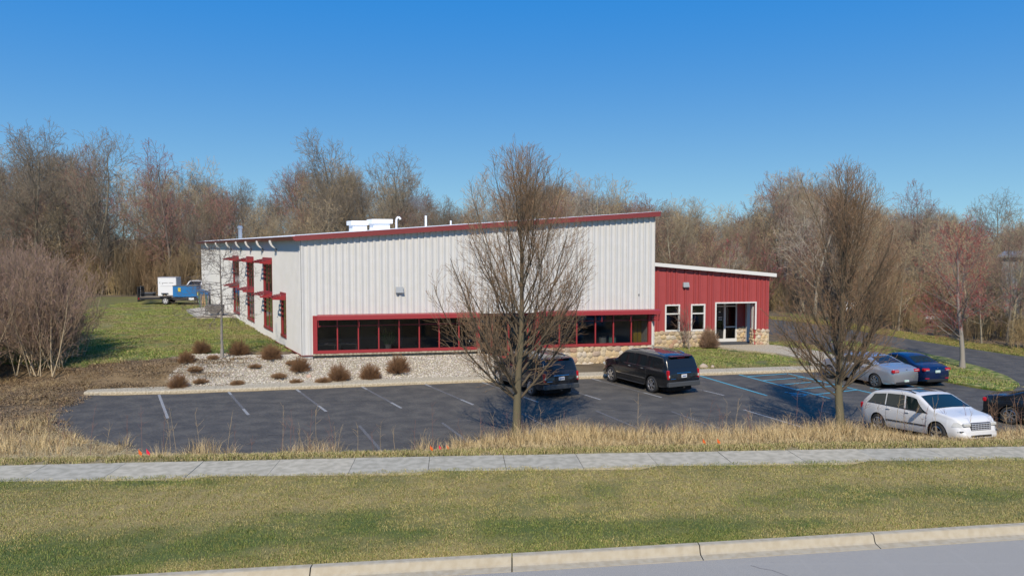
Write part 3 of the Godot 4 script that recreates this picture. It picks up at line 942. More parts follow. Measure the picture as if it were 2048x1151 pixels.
	hexa(st, [BF(0.2, 0.2, -0.2), BF(9.85, 0.2, -0.2), W(CORNER + FRONT * 9.85 + SIDE * 40.0, 0.2), W(CORNER + FRONT * 0.2 + SIDE * 40.0, 0.2), BF(0.2, 1.1, -0.2), BF(9.85, 1.1, -0.2), W(CORNER + FRONT * 9.85 + SIDE * 40.0, 1.1), W(CORNER + FRONT * 0.2 + SIDE * 40.0, 1.1)])
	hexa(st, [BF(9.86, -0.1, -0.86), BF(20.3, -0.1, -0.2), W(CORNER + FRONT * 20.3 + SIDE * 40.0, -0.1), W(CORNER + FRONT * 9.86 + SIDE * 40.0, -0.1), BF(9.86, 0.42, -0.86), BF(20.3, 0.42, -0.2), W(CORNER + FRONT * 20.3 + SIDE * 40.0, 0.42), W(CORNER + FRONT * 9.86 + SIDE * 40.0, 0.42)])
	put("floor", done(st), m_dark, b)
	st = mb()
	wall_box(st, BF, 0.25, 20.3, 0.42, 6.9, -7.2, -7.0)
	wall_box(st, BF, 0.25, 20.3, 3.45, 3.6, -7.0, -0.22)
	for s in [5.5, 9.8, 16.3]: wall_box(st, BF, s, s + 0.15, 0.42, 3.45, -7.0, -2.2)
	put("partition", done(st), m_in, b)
	build_wing(b, m_red, m_white, m_conc, m_dark, m_glass)
	# wall lamps
	for k in 2:
		var at: Callable = BF if k == 0 else BW
		var s: float = 5.35 if k == 0 else -2.2
		var y: float = 4.62 if k == 0 else 4.45
		var l := put("wall_lamp", null, null, b)
		st = mb()
		hexa(st, [at.call(s - 0.22, y - 0.16, 0.24), at.call(s + 0.22, y - 0.16, 0.24), at.call(s + 0.22, y - 0.16, 0.035), at.call(s - 0.22, y - 0.16, 0.035), at.call(s - 0.2, y + 0.16, 0.16), at.call(s + 0.2, y + 0.16, 0.16), at.call(s + 0.2, y + 0.16, 0.035), at.call(s - 0.2, y + 0.16, 0.035)])
		put("lamp_housing", done(st), mat("lamp_grey", lin(0.3, 0.32, 0.34), 0.5), l)
		st = mb()
		wall_box(st, at, s - 0.16, s + 0.16, y - 0.2, y - 0.162, 0.05, 0.2)
		put("lamp_lens", done(st), mat("lamp_lens", lin(0.4, 0.4, 0.38), 0.2), l)
	st = mb()
	wall_box(st, BF, 19.5, 19.56, 4.1, 4.22, 0.03, 0.09)
	put("hose_vent", done(st), mat("slate", lin(0.1, 0.11, 0.12), 0.6), b)

func wall_box_pair(st: SurfaceTool, t: float, a: Array, b: Array, w: float) -> void:
	hexa(st, [BS(t - w / 2, b[1], b[0] - 0.12), BS(t + w / 2, b[1], b[0] - 0.12), BS(t + w / 2, b[1], b[0]), BS(t - w / 2, b[1], b[0]), BS(t - w / 2, a[1], a[0] - 0.14), BS(t + w / 2, a[1], a[0] - 0.14), BS(t + w / 2, a[1], a[0]), BS(t - w / 2, a[1], a[0])])

func wing_y(s: float) -> float:
	return 5.95 - 0.088 * (s + 4.6)
func build_wing(b: Node3D, m_red: Material, m_white: Material, m_conc: Material, m_dark: Material, m_glass: Material) -> void:
	var w := put("entrance_wing", null, null, b)
	var holes := [[-3.67, -2.58, 1.27, 3.1], [-1.78, -0.72, 1.27, 3.1], [0.1, 3.02, 0.2, 3.12]]
	var base := 1.27
	var prof := [[0.0, -0.008], [0.05, -0.008], [0.09, 0.06], [0.25, 0.06], [0.62, 0.004], [0.95, 0.004], [1.0, -0.008]]
	var pw := 12.75 / 38.0
	for k in 38:
		var s0 := -8.65 + pw * k
		var st := mb()
		var cuts := [s0, s0 + pw]
		for h in holes:
			for e in [h[0], h[1]]:
				if e > s0 + 0.01 and e < s0 + pw - 0.01: cuts.append(e)
		cuts.sort()
		for i in cuts.size() - 1:
			var mid: float = (cuts[i] + cuts[i + 1]) / 2
			var lo := base
			for h in holes:
				if mid > h[0] and mid < h[1]: lo = h[3]
			corrugated(st, BW, cuts[i], cuts[i + 1] - cuts[i], prof if cuts.size() == 2 else [[0.0, 0.004], [1.0, 0.004]], func(_s: float) -> float: return lo, func(s: float) -> float: return wing_y(s) - 0.2)
		put("red_panel", done(st), m_red, w)
	var st := mb()
	var edges := [-8.65, -3.67, -2.58, -1.78, -0.72, 0.1, 3.02, 4.1]
	for k in edges.size() - 1:
		var lo := 0.0
		if k == 1 or k == 3 or k == 5: lo = 3.12
		hexa(st, [BW(edges[k], lo, -0.012), BW(edges[k + 1], lo, -0.012), BW(edges[k + 1], lo, -0.22), BW(edges[k], lo, -0.22), BW(edges[k], wing_y(edges[k]) - 0.21, -0.012), BW(edges[k + 1], wing_y(edges[k + 1]) - 0.21, -0.012), BW(edges[k + 1], wing_y(edges[k + 1]) - 0.21, -0.22), BW(edges[k], wing_y(edges[k]) - 0.21, -0.22)])
	for k in [1, 3]: wall_box(st, BW, edges[k], edges[k + 1], 0.0, 1.27, -0.22, -0.013)
	# side, back, far return
	hexa(st, [BW(4.1, 0.0, -2.6), BW(4.1, 0.0, -14.0), BW(3.9, 0.0, -14.0), BW(3.9, 0.0, -2.6), BW(4.1, wing_y(4.1) - 0.21, -2.6), BW(4.1, wing_y(4.1) - 0.21, -14.0), BW(3.9, wing_y(3.9) - 0.21, -14.0), BW(3.9, wing_y(3.9) - 0.21, -2.6)])
	hexa(st, [BW(-8.6, 0.0, -13.8), BW(3.9, 0.0, -13.8), BW(3.9, 0.0, -14.0), BW(-8.6, 0.0, -14.0), BW(-8.6, wing_y(-8.6) - 0.22, -13.8), BW(3.9, wing_y(3.9) - 0.22, -13.8), BW(3.9, wing_y(3.9) - 0.22, -14.0), BW(-8.6, wing_y(-8.6) - 0.22, -14.0)])
	# porch back wall beside the door
	wall_box(st, BW, 2.75, 3.9, 1.2, 3.4, -2.3, -2.1)
	wall_box(st, BW, -0.1, 0.1, 0.1, 3.4, -2.3, -0.23)
	put("wing_wall", done(st), m_red, w)
	st = mb()
	wall_box(st, BW, 3.02, 3.9, 1.2, 3.4, -0.6, -0.221)
	wall_box(st, BW, 0.1, 4.0, 3.13, 3.3, -2.6, -0.221)
	put("porch_lining", done(st), m_red, w)
	st = mb()
	for h in holes:
		if h[2] > 1.0: continue
		wall_box(st, BW, h[0] - 0.1, h[0], 0.2, 3.12, -0.2, 0.07)
		wall_box(st, BW, h[1], h[1] + 0.1, base, 3.12, -0.25, 0.07)
		wall_box(st, BW, h[0] - 0.1, h[1] + 0.1, 3.12, 3.21, -0.2, 0.078)
	wall_box(st, BW, 2.98, 3.02, base, 3.12, -0.42, -0.2)
	put("porch_trim", done(st), m_white, w)
	st = mb()
	wall_box(st, BW, 3.42, 3.82, 0.15, 3.13, -2.09, -1.85)
	put("porch_column", done(st), m_white, w)
	for k in 2:
		var h: Array = holes[k]
		var win := put("white_window", null, null, b)
		st = mb()
		wall_box(st, BW, h[0], h[0] + 0.1, h[2], h[3], -0.12, 0.05)
		wall_box(st, BW, h[1] - 0.1, h[1], h[2], h[3], -0.12, 0.05)
		wall_box(st, BW, h[0], h[1], h[2] - 0.02, h[2] + 0.09, -0.12, 0.055)
		wall_box(st, BW, h[0], h[1], h[3] - 0.09, h[3] + 0.01, -0.12, 0.055)
		wall_box(st, BW, h[0] + 0.1, h[1] - 0.1, 2.42, 2.5, -0.1, 0.03)
		put("window_frame", done(st), m_white, win)
		for r in [[h[2] + 0.09, 2.42], [2.5, h[3] - 0.09]]:
			st = mb()
			wall_box(st, BW, h[0] + 0.1, h[1] - 0.1, r[0], r[1], -0.072, -0.06)
			put("pane", done(st), m_glass, win)
	# glazed entrance: a door and a side light
	var dr := put("entrance_door", null, null, b)
	st = mb()
	for s in [[0.12, 0.22], [1.72, 1.88], [2.66, 2.76]]: wall_box(st, BW, s[0], s[1], 0.2, 3.13, -2.2, -2.06)
	for y in [[0.2, 0.42], [2.72, 2.8], [3.05, 3.13]]: wall_box(st, BW, 0.22, 2.66, y[0], y[1], -2.195, -2.07)
	wall_box(st, BW, 1.88, 2.66, 1.22, 1.3, -2.19, -2.08)
	put("door_frame", done(st), m_white, dr)
	for r in [[0.22, 1.72, 0.42, 2.72], [1.88, 2.66, 0.42, 1.22], [1.88, 2.66, 1.3, 2.72], [0.22, 2.66, 2.8, 3.05]]:
		st = mb()
		wall_box(st, BW, r[0], r[1], r[2], r[3], -2.14, -2.125)
		put("pane", done(st), m_glass, dr)
	st = mb()
	tube(st, BW(1.68, 1.0, -2.0), BW(1.68, 1.4, -2.0), 0.02, 0.02, 6)
	put("door_handle", done(st), mat("chrome", lin(0.6, 0.6, 0.62), 0.15, 1.0), dr)
	# notices taped to the door glass, too small to read
	st = mb()
	for k in 3: wall_box(st, BW, 1.32, 1.62, 1.95 - 0.1 * k, 1.99 - 0.1 * k, -2.12, -2.116)
	wall_box(st, BW, 1.35, 1.5, 2.3, 2.38, -2.12, -2.116)
	put("door_notice", done(st), m_white, dr)
	# dark room behind the glass
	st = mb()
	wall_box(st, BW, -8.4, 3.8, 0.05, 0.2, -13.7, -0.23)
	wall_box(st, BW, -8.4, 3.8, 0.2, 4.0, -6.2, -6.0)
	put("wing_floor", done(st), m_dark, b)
	# stone base
	var sbase := put("wing_stone_base", null, null, b)
	var mort := mat("mortar", lin(0.5, 0.42, 0.29), 0.95)
	st = mb()
	wall_box(st, BW, -8.65, 0.0, 0.0, 1.25, -0.01, 0.01)
	wall_box(st, BW, 3.12, 4.12, 0.0, 1.25, -0.2, 0.01)
	wall_box(st, BW, 2.77, 3.9, 0.0, 1.2, -2.3, -2.08)
	wall_box(st, BW, 2.99, 3.9, 0.0, 1.22, -0.62, -0.21)
	put("mortar", done(st), mort, sbase)
	var grd := func(_s: float) -> float: return 0.18
	lay_stones(sbase, BW, W(FRONT), W(OUTF), -6.0, 0.0, grd, 1.27, 0.01, 0.33)
	lay_stones(sbase, BW, W(FRONT), W(OUTF), 3.1, 4.14, grd, 1.27, 0.01, 0.25)
	lay_stones(sbase, BW, W(FRONT), W(OUTF), 2.78, 3.5, grd, 1.25, -2.08, 0.24)
	lay_stones(sbase, func(s: float, y: float, q: float) -> Vector3: return BW(2.99 - q, y, -0.62 + s), W(OUTF), -W(FRONT), 0.0, 0.6, grd, 1.27, 0.0, 0.24)
	# roof and white fascia
	var r := put("wing_roof", null, null, b)
	st = mb()
	hexa(st, [BW(-8.65, wing_y(-8.65) - 0.2, 0.28), BW(4.35, wing_y(4.35) - 0.2, 0.28), BW(4.35, wing_y(4.35) - 0.2, -14.2), BW(-8.65, wing_y(-8.65) - 0.2, -14.2), BW(-8.65, wing_y(-8.65) - 0.02, 0.28), BW(4.35, wing_y(4.35) - 0.02, 0.28), BW(4.35, wing_y(4.35) - 0.02, -14.2), BW(-8.65, wing_y(-8.65) - 0.02, -14.2)])
	put("roof_sheet", done(st), mat("white_roof", Color.WHITE), r)
	st = mb()
	hexa(st, [BW(-8.65, wing_y(-8.65) - 0.22, 0.36), BW(4.45, wing_y(4.45) - 0.22, 0.36), BW(4.45, wing_y(4.45) - 0.22, 0.282), BW(-8.65, wing_y(-8.65) - 0.22, 0.282), BW(-8.65, wing_y(-8.65) + 0.02, 0.36), BW(4.45, wing_y(4.45) + 0.02, 0.36), BW(4.45, wing_y(4.45) + 0.02, 0.282), BW(-8.65, wing_y(-8.65) + 0.02, 0.282)])
	hexa(st, [BW(4.352, wing_y(4.4) - 0.22, 0.28), BW(4.45, wing_y(4.45) - 0.22, 0.28), BW(4.45, wing_y(4.45) - 0.22, -14.2), BW(4.352, wing_y(4.4) - 0.22, -14.2), BW(4.352, wing_y(4.4) + 0.02, 0.28), BW(4.45, wing_y(4.45) + 0.02, 0.28), BW(4.45, wing_y(4.45) + 0.02, -14.2), BW(4.352, wing_y(4.4) + 0.02, -14.2)])
	put("white_fascia", done(st), m_white, r)

# ------------------------------------------------------------ plants
class Wood:
	var v := PackedVector3Array()
	var n := PackedVector3Array()
	var c := PackedColorArray()
	var ix := PackedInt32Array()
	var r := RandomNumberGenerator.new()
	func branch(pts: PackedVector3Array, r0: float, r1: float, sides: int, c0: Color, c1: Color) -> void:
		var d := (pts[pts.size() - 1] - pts[0]).normalized()
		var u := d.cross(Vector3.UP if absf(d.y) < 0.9 else Vector3.RIGHT).normalized()
		var w := d.cross(u)
		var first := v.size()
		var m := pts.size()
		for k in m:
			var f := float(k) / (m - 1)
			var rr := lerpf(r0, r1, f)
			var col := c0.lerp(c1, f)
			for i in sides:
				var t := TAU * i / sides
				var o := u * cos(t) + w * sin(t)
				v.append(pts[k] + o * rr)
				n.append(o)
				c.append(col)
		for k in m - 1:
			for i in sides:
				var a := first + k * sides + i
				var b := first + k * sides + (i + 1) % sides
				ix.append(a); ix.append(b + sides); ix.append(b)
				ix.append(a); ix.append(a + sides); ix.append(b + sides)
	func mesh() -> ArrayMesh:
		var a := []
		a.resize(Mesh.ARRAY_MAX)
		a[Mesh.ARRAY_VERTEX] = v; a[Mesh.ARRAY_NORMAL] = n; a[Mesh.ARRAY_COLOR] = c; a[Mesh.ARRAY_INDEX] = ix
		var m := ArrayMesh.new()
		m.add_surface_from_arrays(Mesh.PRIMITIVE_TRIANGLES, a)
		return m

func env_radius(sp: Dictionary, p: Vector3) -> float:
	return lerp_table(sp.env, p.y / sp.h) * sp.rad
func grow(tw: Wood, wood: Wood, sp: Dictionary, p: Vector3, dir: Vector3, length: float, r0: float, lv: int) -> void:
	var r := tw.r
	var step: float = sp.step[lv]
	var m := maxi(2, int(ceil(length / step)))
	var pts := PackedVector3Array()
	var dirs := []
	pts.append(p)
	dirs.append(dir)
	var d := dir
	var q := p
	var wig: float = sp.wig[lv]
	for k in m:
		d = (d + Vector3(r.randf_range(-wig, wig), sp.up[lv] * step + r.randf_range(-wig, wig) * 0.5, r.randf_range(-wig, wig))).normalized()
		q += d * (length / m)
		pts.append(q)
		dirs.append(d)
	var r1: float = maxf(sp.tip, r0 * sp.taper[lv])
	var to := wood if lv == 0 else tw
	to.branch(pts, r0, r1, sp.sides[lv], sp.col[lv], sp.col[lv + 1])
	if lv + 1 >= sp.step.size(): return
	var cnt := int(length * sp.dens[lv] + r.randf())
	var s0: float = sp.start[lv]
	for k in cnt:
		var f := lerpf(s0, 0.98, pow((k + r.randf()) / cnt, sp.get("bias", 1.0) if lv == 0 else 1.0))
		var g := f * m
		var gi := mini(int(g), m - 1)
		var at := pts[gi].lerp(pts[gi + 1], g - gi)
		var pd: Vector3 = dirs[gi]
		var ang: float = lerpf(sp.ang0[lv], sp.ang1[lv], f) * r.randf_range(0.75, 1.25)
		var az := r.randf() * TAU
		var side := pd.cross(Vector3(cos(az), 0.13, sin(az)))
		if side.length() < 0.05: side = pd.cross(Vector3.RIGHT)
		side = side.normalized()
		var cd := (pd * cos(ang) + side * sin(ang)).normalized()
		var l: float = sp.len[lv] * r.randf_range(0.55, 1.15) * (1.0 - sp.short[lv] * f)
		# keep it inside the crown
		if sp.has("env"):
			var cdu := (cd + Vector3(0, sp.up[lv + 1] * l * 0.45, 0)).normalized()
			var t := 0.2
			while t < l:
				var e := at + cdu * t
				if Vector2(e.x, e.z).length() > env_radius(sp, e) * r.randf_range(0.9, 1.12): break
				t += 0.2
			l = minf(l, t)
			if l < 0.12: continue
		var cr: float = minf(lerpf(r0, r1, f) * sp.thin[lv], sp.rmax[lv])
		grow(tw, wood, sp, at, cd, l, maxf(sp.tip, cr * clampf(l / sp.len[lv], 0.55, 1.0)), lv + 1)

# [trunk mesh, crown mesh]
func tree_meshes(sp: Dictionary, sd: int) -> Array:
	var tw := Wood.new(); var wood := Wood.new()
	tw.r.seed = sd
	for k in sp.get("leaders", 1):
		var lean: float = sp.get("lean", 0.03)
		var az := tw.r.randf() * TAU
		var d := Vector3(cos(az) * lean * tw.r.randf(), 1.0, sin(az) * lean * tw.r.randf()).normalized()
		var rr: float = sp.get("spread", 0.0)
		var at := Vector3(tw.r.randf_range(-rr, rr), -0.15, tw.r.randf_range(-rr, rr))
		grow(tw, wood, sp, at, d, sp.trunk * (1.0 if sp.get("leaders", 1) == 1 else tw.r.randf_range(0.6, 1.0)), sp.r0 * (1.0 if k == 0 else tw.r.randf_range(0.5, 1.0)), 0)
	if sp.has("flare"):
		wood.branch(PackedVector3Array([Vector3(0, -0.2, 0), Vector3(0, 0.12, 0), Vector3(0, 0.5, 0)]), sp.r0 * 1.45, sp.r0 * 0.97, 9, sp.col[0], sp.col[0])
	return [wood.mesh(), tw.mesh()]
func make_tree(called: String, label: String, cat: String, meshes: Array, m: Material, at: Vector3, group := "", turn := 0.0, scale := 1.0, tall := 1.0) -> Node3D:
	var o := thing(called, label, cat, at, group, turn)
	put("trunk", meshes[0], m, o, true)
	put("crown", meshes[1], m, o, true)
	o.scale = Vector3(scale, scale * tall, scale)
	return o

const PEAR_ENV := [[0.0, 0.0], [0.07, 0.05], [0.12, 0.4], [0.19, 0.76], [0.26, 0.88], [0.33, 0.96], [0.4, 1.0], [0.47, 0.96], [0.54, 0.87], [0.64, 0.75], [0.72, 0.67], [0.8, 0.6], [0.9, 0.5], [0.96, 0.34], [1.0, 0.1], [1.05, 0.0]]
func pear(h: float, rad: float) -> Dictionary:
	var bark := Color(0.15, 0.13, 0.075)
	var limb := Color(0.1, 0.076, 0.05)
	var twig := Color(0.24, 0.17, 0.1)
	var bud := Color(0.3, 0.18, 0.1)
	return {"h": h, "rad": rad, "env": PEAR_ENV, "trunk": h * 0.74, "r0": 0.165, "tip": 0.0042, "flare": true,
		"step": [0.5, 0.34, 0.22, 0.16, 0.11], "wig": [0.05, 0.1, 0.16, 0.2, 0.3], "up": [0.05, 0.165, 0.4, 0.5, 0.5],
		"taper": [0.2, 0.16, 0.3, 0.5, 0.8], "sides": [9, 6, 4, 3, 3], "dens": [5.8, 4.6, 5.6, 3.8], "start": [0.2, 0.14, 0.1, 0.12], "bias": 1.3,
		"ang0": [1.25, 0.7, 0.75, 0.8], "ang1": [0.16, 0.5, 0.6, 0.7], "len": [8.2, 2.0, 0.62, 0.16], "short": [0.45, 0.55, 0.4, 0.2],
		"thin": [0.62, 0.55, 0.6, 0.6], "rmax": [0.088, 0.028, 0.0095, 0.0065], "col": [bark, limb, limb, twig, bud, bud]}
func woods_sp(h: float, rad: float, kind: int) -> Dictionary:
	var bark := [Color(0.19, 0.165, 0.12), Color(0.36, 0.32, 0.23), Color(0.17, 0.145, 0.11), Color(0.32, 0.275, 0.19), Color(0.38, 0.34, 0.26), Color(0.26, 0.2, 0.16), Color(0.19, 0.155, 0.12)][kind] as Color
	var twig := [Color(0.25, 0.205, 0.14), Color(0.38, 0.315, 0.205), Color(0.27, 0.185, 0.13), Color(0.5, 0.38, 0.22), Color(0.43, 0.36, 0.27), Color(0.3, 0.105, 0.1), Color(0.26, 0.17, 0.13)][kind] as Color
	var tip := [Color(0.29, 0.23, 0.165), Color(0.43, 0.34, 0.22), Color(0.36, 0.19, 0.145), Color(0.62, 0.46, 0.26), Color(0.55, 0.46, 0.37), Color(0.46, 0.075, 0.085), Color(0.42, 0.18, 0.15)][kind] as Color
	bark *= 0.86; twig *= 0.86; tip *= 0.88
	var env := [[0.0, 0.1], [0.1, 0.25], [0.22, 0.55], [0.35, 0.8], [0.5, 0.97], [0.65, 1.0], [0.8, 0.88], [0.9, 0.66], [0.97, 0.35], [1.02, 0.05]]
	var open := kind == 1 or kind == 4
	return {"h": h, "rad": rad, "env": env, "trunk": h * 0.82, "r0": 0.0115 * h, "tip": 0.0135, 
		"step": [1.2, 0.8, 0.5, 0.4, 0.3], "wig": [0.09, 0.2, 0.25, 0.3, 0.4], "up": [0.03, 0.09, 0.12, 0.18, 0.25],
		"taper": [0.18, 0.2, 0.3, 0.5, 0.8], "sides": [6, 4, 3, 3, 3], "dens": [1.5 if open else 1.8, 1.5, 2.0, 1.3], "start": [0.2, 0.15, 0.1, 0.1],
		"ang0": [1.25, 0.9, 0.85, 0.8], "ang1": [0.55, 0.65, 0.7, 0.7], "len": [0.46 * h, 0.17 * h, 0.075 * h, 0.03 * h], "short": [0.5, 0.5, 0.4, 0.2],
		"thin": [0.5, 0.55, 0.6, 0.7], "rmax": [0.12, 0.055, 0.024, 0.016], "col": [bark, bark, bark.lerp(twig, 0.5), twig, tip, tip]}

func blade_mesh(sd: int, n: int, size: float, h0: float, h1: float, w: float, lean: float, cols: Array, round_patch := false) -> ArrayMesh:
	var r := RandomNumberGenerator.new()
	r.seed = sd
	var v := PackedVector3Array(); var nn := PackedVector3Array(); var c := PackedColorArray()
	for i in n:
		var p := Vector3(r.randf_range(-0.5, 0.5) * size, 0, r.randf_range(-0.5, 0.5) * size)
		if round_patch:
			var t := r.randf() * TAU
			var q := sqrt(r.randf()) * size * 0.5
			p = Vector3(cos(t) * q, 0, sin(t) * q)
		var h := r.randf_range(h0, h1)
		var az := r.randf() * TAU
		var side := Vector3(cos(az), 0, sin(az)) * w * r.randf_range(0.6, 1.3) * 0.5
		var la := r.randf() * TAU
		var out := Vector3(cos(la), 0, sin(la)) * lean * h * r.randf()
		if round_patch: out += p / size * lean * h * 1.6
		var mid := p + out * 0.35 + Vector3(0, h * 0.6, 0)
		var top := p + out + Vector3(0, h * (1.0 - 0.3 * lean * r.randf()), 0)
		var col: Color = cols[r.randi() % cols.size()]
		var nm := (side.cross(mid - p)).normalized()
		if nm.y < 0:
			nm = -nm
			side = -side
		nm = (nm + Vector3(0, 0.8, 0)).normalized()
		for q in [p - side, mid - side * 0.7, p + side, p + side, mid - side * 0.7, mid + side * 0.7, mid - side * 0.7, top, mid + side * 0.7]:
			v.append(q); nn.append(nm); c.append(col)
	var a := []
	a.resize(Mesh.ARRAY_MAX)
	a[Mesh.ARRAY_VERTEX] = v; a[Mesh.ARRAY_NORMAL] = nn; a[Mesh.ARRAY_COLOR] = c
	var m := ArrayMesh.new()
	m.add_surface_from_arrays(Mesh.PRIMITIVE_TRIANGLES, a)
	return m

# a ball or cushion of dead twigs
func twig_ball(sd: int, n: int, r: float, h: float, c0: Color, c1: Color, thick := 0.006) -> ArrayMesh:
	var w := Wood.new()
	w.r.seed = sd
	for i in n:
		var az := w.r.randf() * TAU
		var el := asin(w.r.randf())
		var d := Vector3(cos(az) * cos(el) * r, sin(el) * h + 0.05, sin(az) * cos(el) * r) * w.r.randf_range(0.72, 1.08)
		var at := Vector3(d.x, 0, d.z) * 0.25
		var mid := at.lerp(d, 0.55) + Vector3(w.r.randf_range(-0.05, 0.05), 0.08 * h, w.r.randf_range(-0.05, 0.05))
		w.branch(PackedVector3Array([at, mid, d]), thick * 1.3, thick * 0.6, 3, c0, c1)
		for k in 4:
			var b := at.lerp(d, w.r.randf_range(0.4, 0.9))
			var e := b + (d.normalized() + Vector3(w.r.randf_range(-0.9, 0.9), w.r.randf_range(-0.2, 0.9), w.r.randf_range(-0.9, 0.9))).normalized() * w.r.randf_range(0.08, 0.2) * r * 2.0
			w.branch(PackedVector3Array([b, e]), thick * 0.7, thick * 0.5, 3, c1, c1)
	return w.mesh()

func yaw_at(x: float, d: float, y: float, s := Vector3.ONE) -> Transform3D:
	return Transform3D(Basis(Vector3.UP, rng.randf() * TAU) * Basis.from_scale(s), Vector3(x, y, -d))

func build_grass() -> void:
	var m := vmat("blades", 0.8)
	m.cull_mode = BaseMaterial3D.CULL_DISABLED
	m.backlight_enabled = true
	m.backlight = Color(0.12, 0.11, 0.05)
	# short turf of the verge: straw and green patches
	var straw := [Color(0.54, 0.42, 0.17), Color(0.48, 0.375, 0.14), Color(0.58, 0.46, 0.2), Color(0.42, 0.34, 0.11), Color(0.27, 0.28, 0.07)]
	var green := [Color(0.16, 0.22, 0.032), Color(0.2, 0.25, 0.045), Color(0.25, 0.26, 0.055), Color(0.36, 0.31, 0.09), Color(0.14, 0.19, 0.027)]
	var mixed := straw.slice(0, 4) + green.slice(0, 4)
	var sets := []
	for k in 3: sets.append([blade_mesh(100 + k, 460, 0.66, 0.02, 0.055, 0.007, 0.9, [straw + mixed.slice(3, 6), mixed, green + green + [Color(0.36, 0.31, 0.1), Color(0.3, 0.27, 0.08)]][k]), [], []])
	var x := -17.2
	while x < 17.5:
		var d := lerp_table(ROAD, x) + 0.12
		while d < lerp_table(WALK_NEAR, x) + 0.05:
			var px := x + rng.randf_range(-0.1, 0.1); var pd := d + rng.randf_range(-0.1, 0.1)
			if px / pd < 0.72 and px / pd > -0.72:
				var g := clampf(verge_green(px, pd) + rng.randf_range(-0.22, 0.22), 0, 1)
				var k := 0 if g < 0.36 else (1 if g < 0.6 else 2)
				pd = minf(maxf(pd, lerp_table(ROAD, px) + 0.42), lerp_table(WALK_NEAR, px) - 0.2)
				var b := rng.randf_range(0.8, 1.15)
				sets[k][1].append(yaw_at(px, pd, ground_at(px, pd) - 0.005, Vector3(1, rng.randf_range(0.7, 1.2), 1)))
				sets[k][2].append(Color(b, b, b))
			d += 0.46
		x += 0.46
	for k in 3:
		many("verge_grass", sets[k][0], m, sets[k][1], sets[k][2], ["straw coloured turf of the roadside verge", "half green turf of the roadside verge", "green turf of the roadside verge along the kerb"][k], "grass")
	# bank behind the pavement: matted straw below, tall dead stems above
	var dead := [Color(0.55, 0.42, 0.2), Color(0.62, 0.49, 0.25), Color(0.47, 0.35, 0.16), Color(0.68, 0.55, 0.3), Color(0.39, 0.27, 0.13)]
	var mat_mesh := blade_mesh(120, 220, 0.8, 0.08, 0.26, 0.011, 1.5, dead)
	var fringe := blade_mesh(121, 200, 0.5, 0.04, 0.12, 0.009, 0.8, dead.slice(0, 3) + [Color(0.25, 0.26, 0.06), Color(0.2, 0.23, 0.05), Color(0.3, 0.29, 0.09)])
	var tall_mesh := blade_mesh(122, 64, 0.55, 0.25, 0.78, 0.008, 0.6, dead, true)
	var low := []; var lowc := []; var tall := []; var tallc := []; var fr := []; var frc := []
	x = -19.0
	while x < 22.0:
		var far := lerp_table(WALK_FAR, x)
		var edge := lerp_table(EDGE, x) if x > -19.4 else 32.0
		var d := far + 0.12
		while d < edge + 0.1:
			var px := x + rng.randf_range(-0.2, 0.2); var pd := d + rng.randf_range(-0.2, 0.2)
			var b := rng.randf_range(0.75, 1.1)
			var f := pd - far
			if f < 0.75:
				for k in 2: 
					var fd := maxf(pd + 0.2 * k, far + 0.27)
					fr.append(yaw_at(px, fd, ground_at(px, fd) - 0.01)); frc.append(Color(b, b, b))
			elif px > -1.5 or pd < edge - 0.45 or px < -13.0:
				low.append(yaw_at(px, pd, ground_at(px, pd) - 0.02, Vector3(1, rng.randf_range(0.6, 1.3) * (0.8 if px > -1.5 else 0.26), 1)))
				lowc.append(Color(b, b, b))
			# how thick the tall stems stand along the bank, by x
			var thick := lerp_table([[-19.0, 0.5], [-14.5, 0.45], [-13.0, 0.05], [-10.7, 0.05], [-10.2, 0.6], [-9.5, 0.6], [-9.1, 0.03], [-7.2, 0.03], [-6.7, 0.7], [-6.1, 0.7], [-5.7, 0.04], [-3.3, 0.05], [-2.2, 0.45], [-0.6, 0.75], [1.0, 0.9], [3.4, 0.85], [4.6, 0.5], [6.0, 0.35], [7.3, 0.8], [9.0, 0.9], [12.8, 0.9], [13.4, 0.5], [16.2, 0.4], [17.5, 0.7], [22.0, 0.85]], px)
			if f > 0.9 and rng.randf() < thick * 0.78:
				var hh := rng.randf_range(0.65, 1.25) * lerpf(0.6, 1.0, smoothstep(0.8, 2.4, f)) * (0.55 if px > 12.6 and px < 16.6 else (0.75 if px > 13.4 or px < -12.0 else 1.0))
				tall.append(yaw_at(px, pd, ground_at(px, pd) - 0.02, Vector3(1, hh, 1))); tallc.append(Color(b * 1.05, b, b * 0.95))
			d += 0.4
		x += 0.4
	many("bank_grass", mat_mesh, m, low, lowc, "matted dead grass lying on the bank below the pavement", "grass")
	many("fringe_grass", fringe, m, fr, frc, "half green grass fringe at the back edge of the pavement", "grass")
	many("tall_dead_grass", tall_mesh, m, tall, tallc, "tall straw coloured dead grass on the bank in front of the lot", "grass")
	# single weed stems, reddish brown
	var w := Wood.new()
	w.r.seed = 9
	for i in 190:
		var px := w.r.randf_range(-18.0, 21.0)
		var pd := lerp_table(WALK_FAR, px) + w.r.randf_range(1.3, 4.4)
		if i % 3 == 0: px = w.r.randf_range(16.0, 20.0)
		var p := Vector3(px, ground_at(px, pd), -pd)
		var h := w.r.randf_range(0.7, 1.7)
		var c: Color = [Color(0.3, 0.17, 0.1), Color(0.22, 0.12, 0.1), Color(0.42, 0.31, 0.18)][i % 3]
		var top := p + Vector3(w.r.randf_range(-0.25, 0.25), h, w.r.randf_range(-0.25, 0.25))
		var mid := p.lerp(top, 0.5) + Vector3(w.r.randf_range(-0.04, 0.04), 0, 0)
		w.branch(PackedVector3Array([p, mid, top]), 0.007, 0.003, 3, c, c)
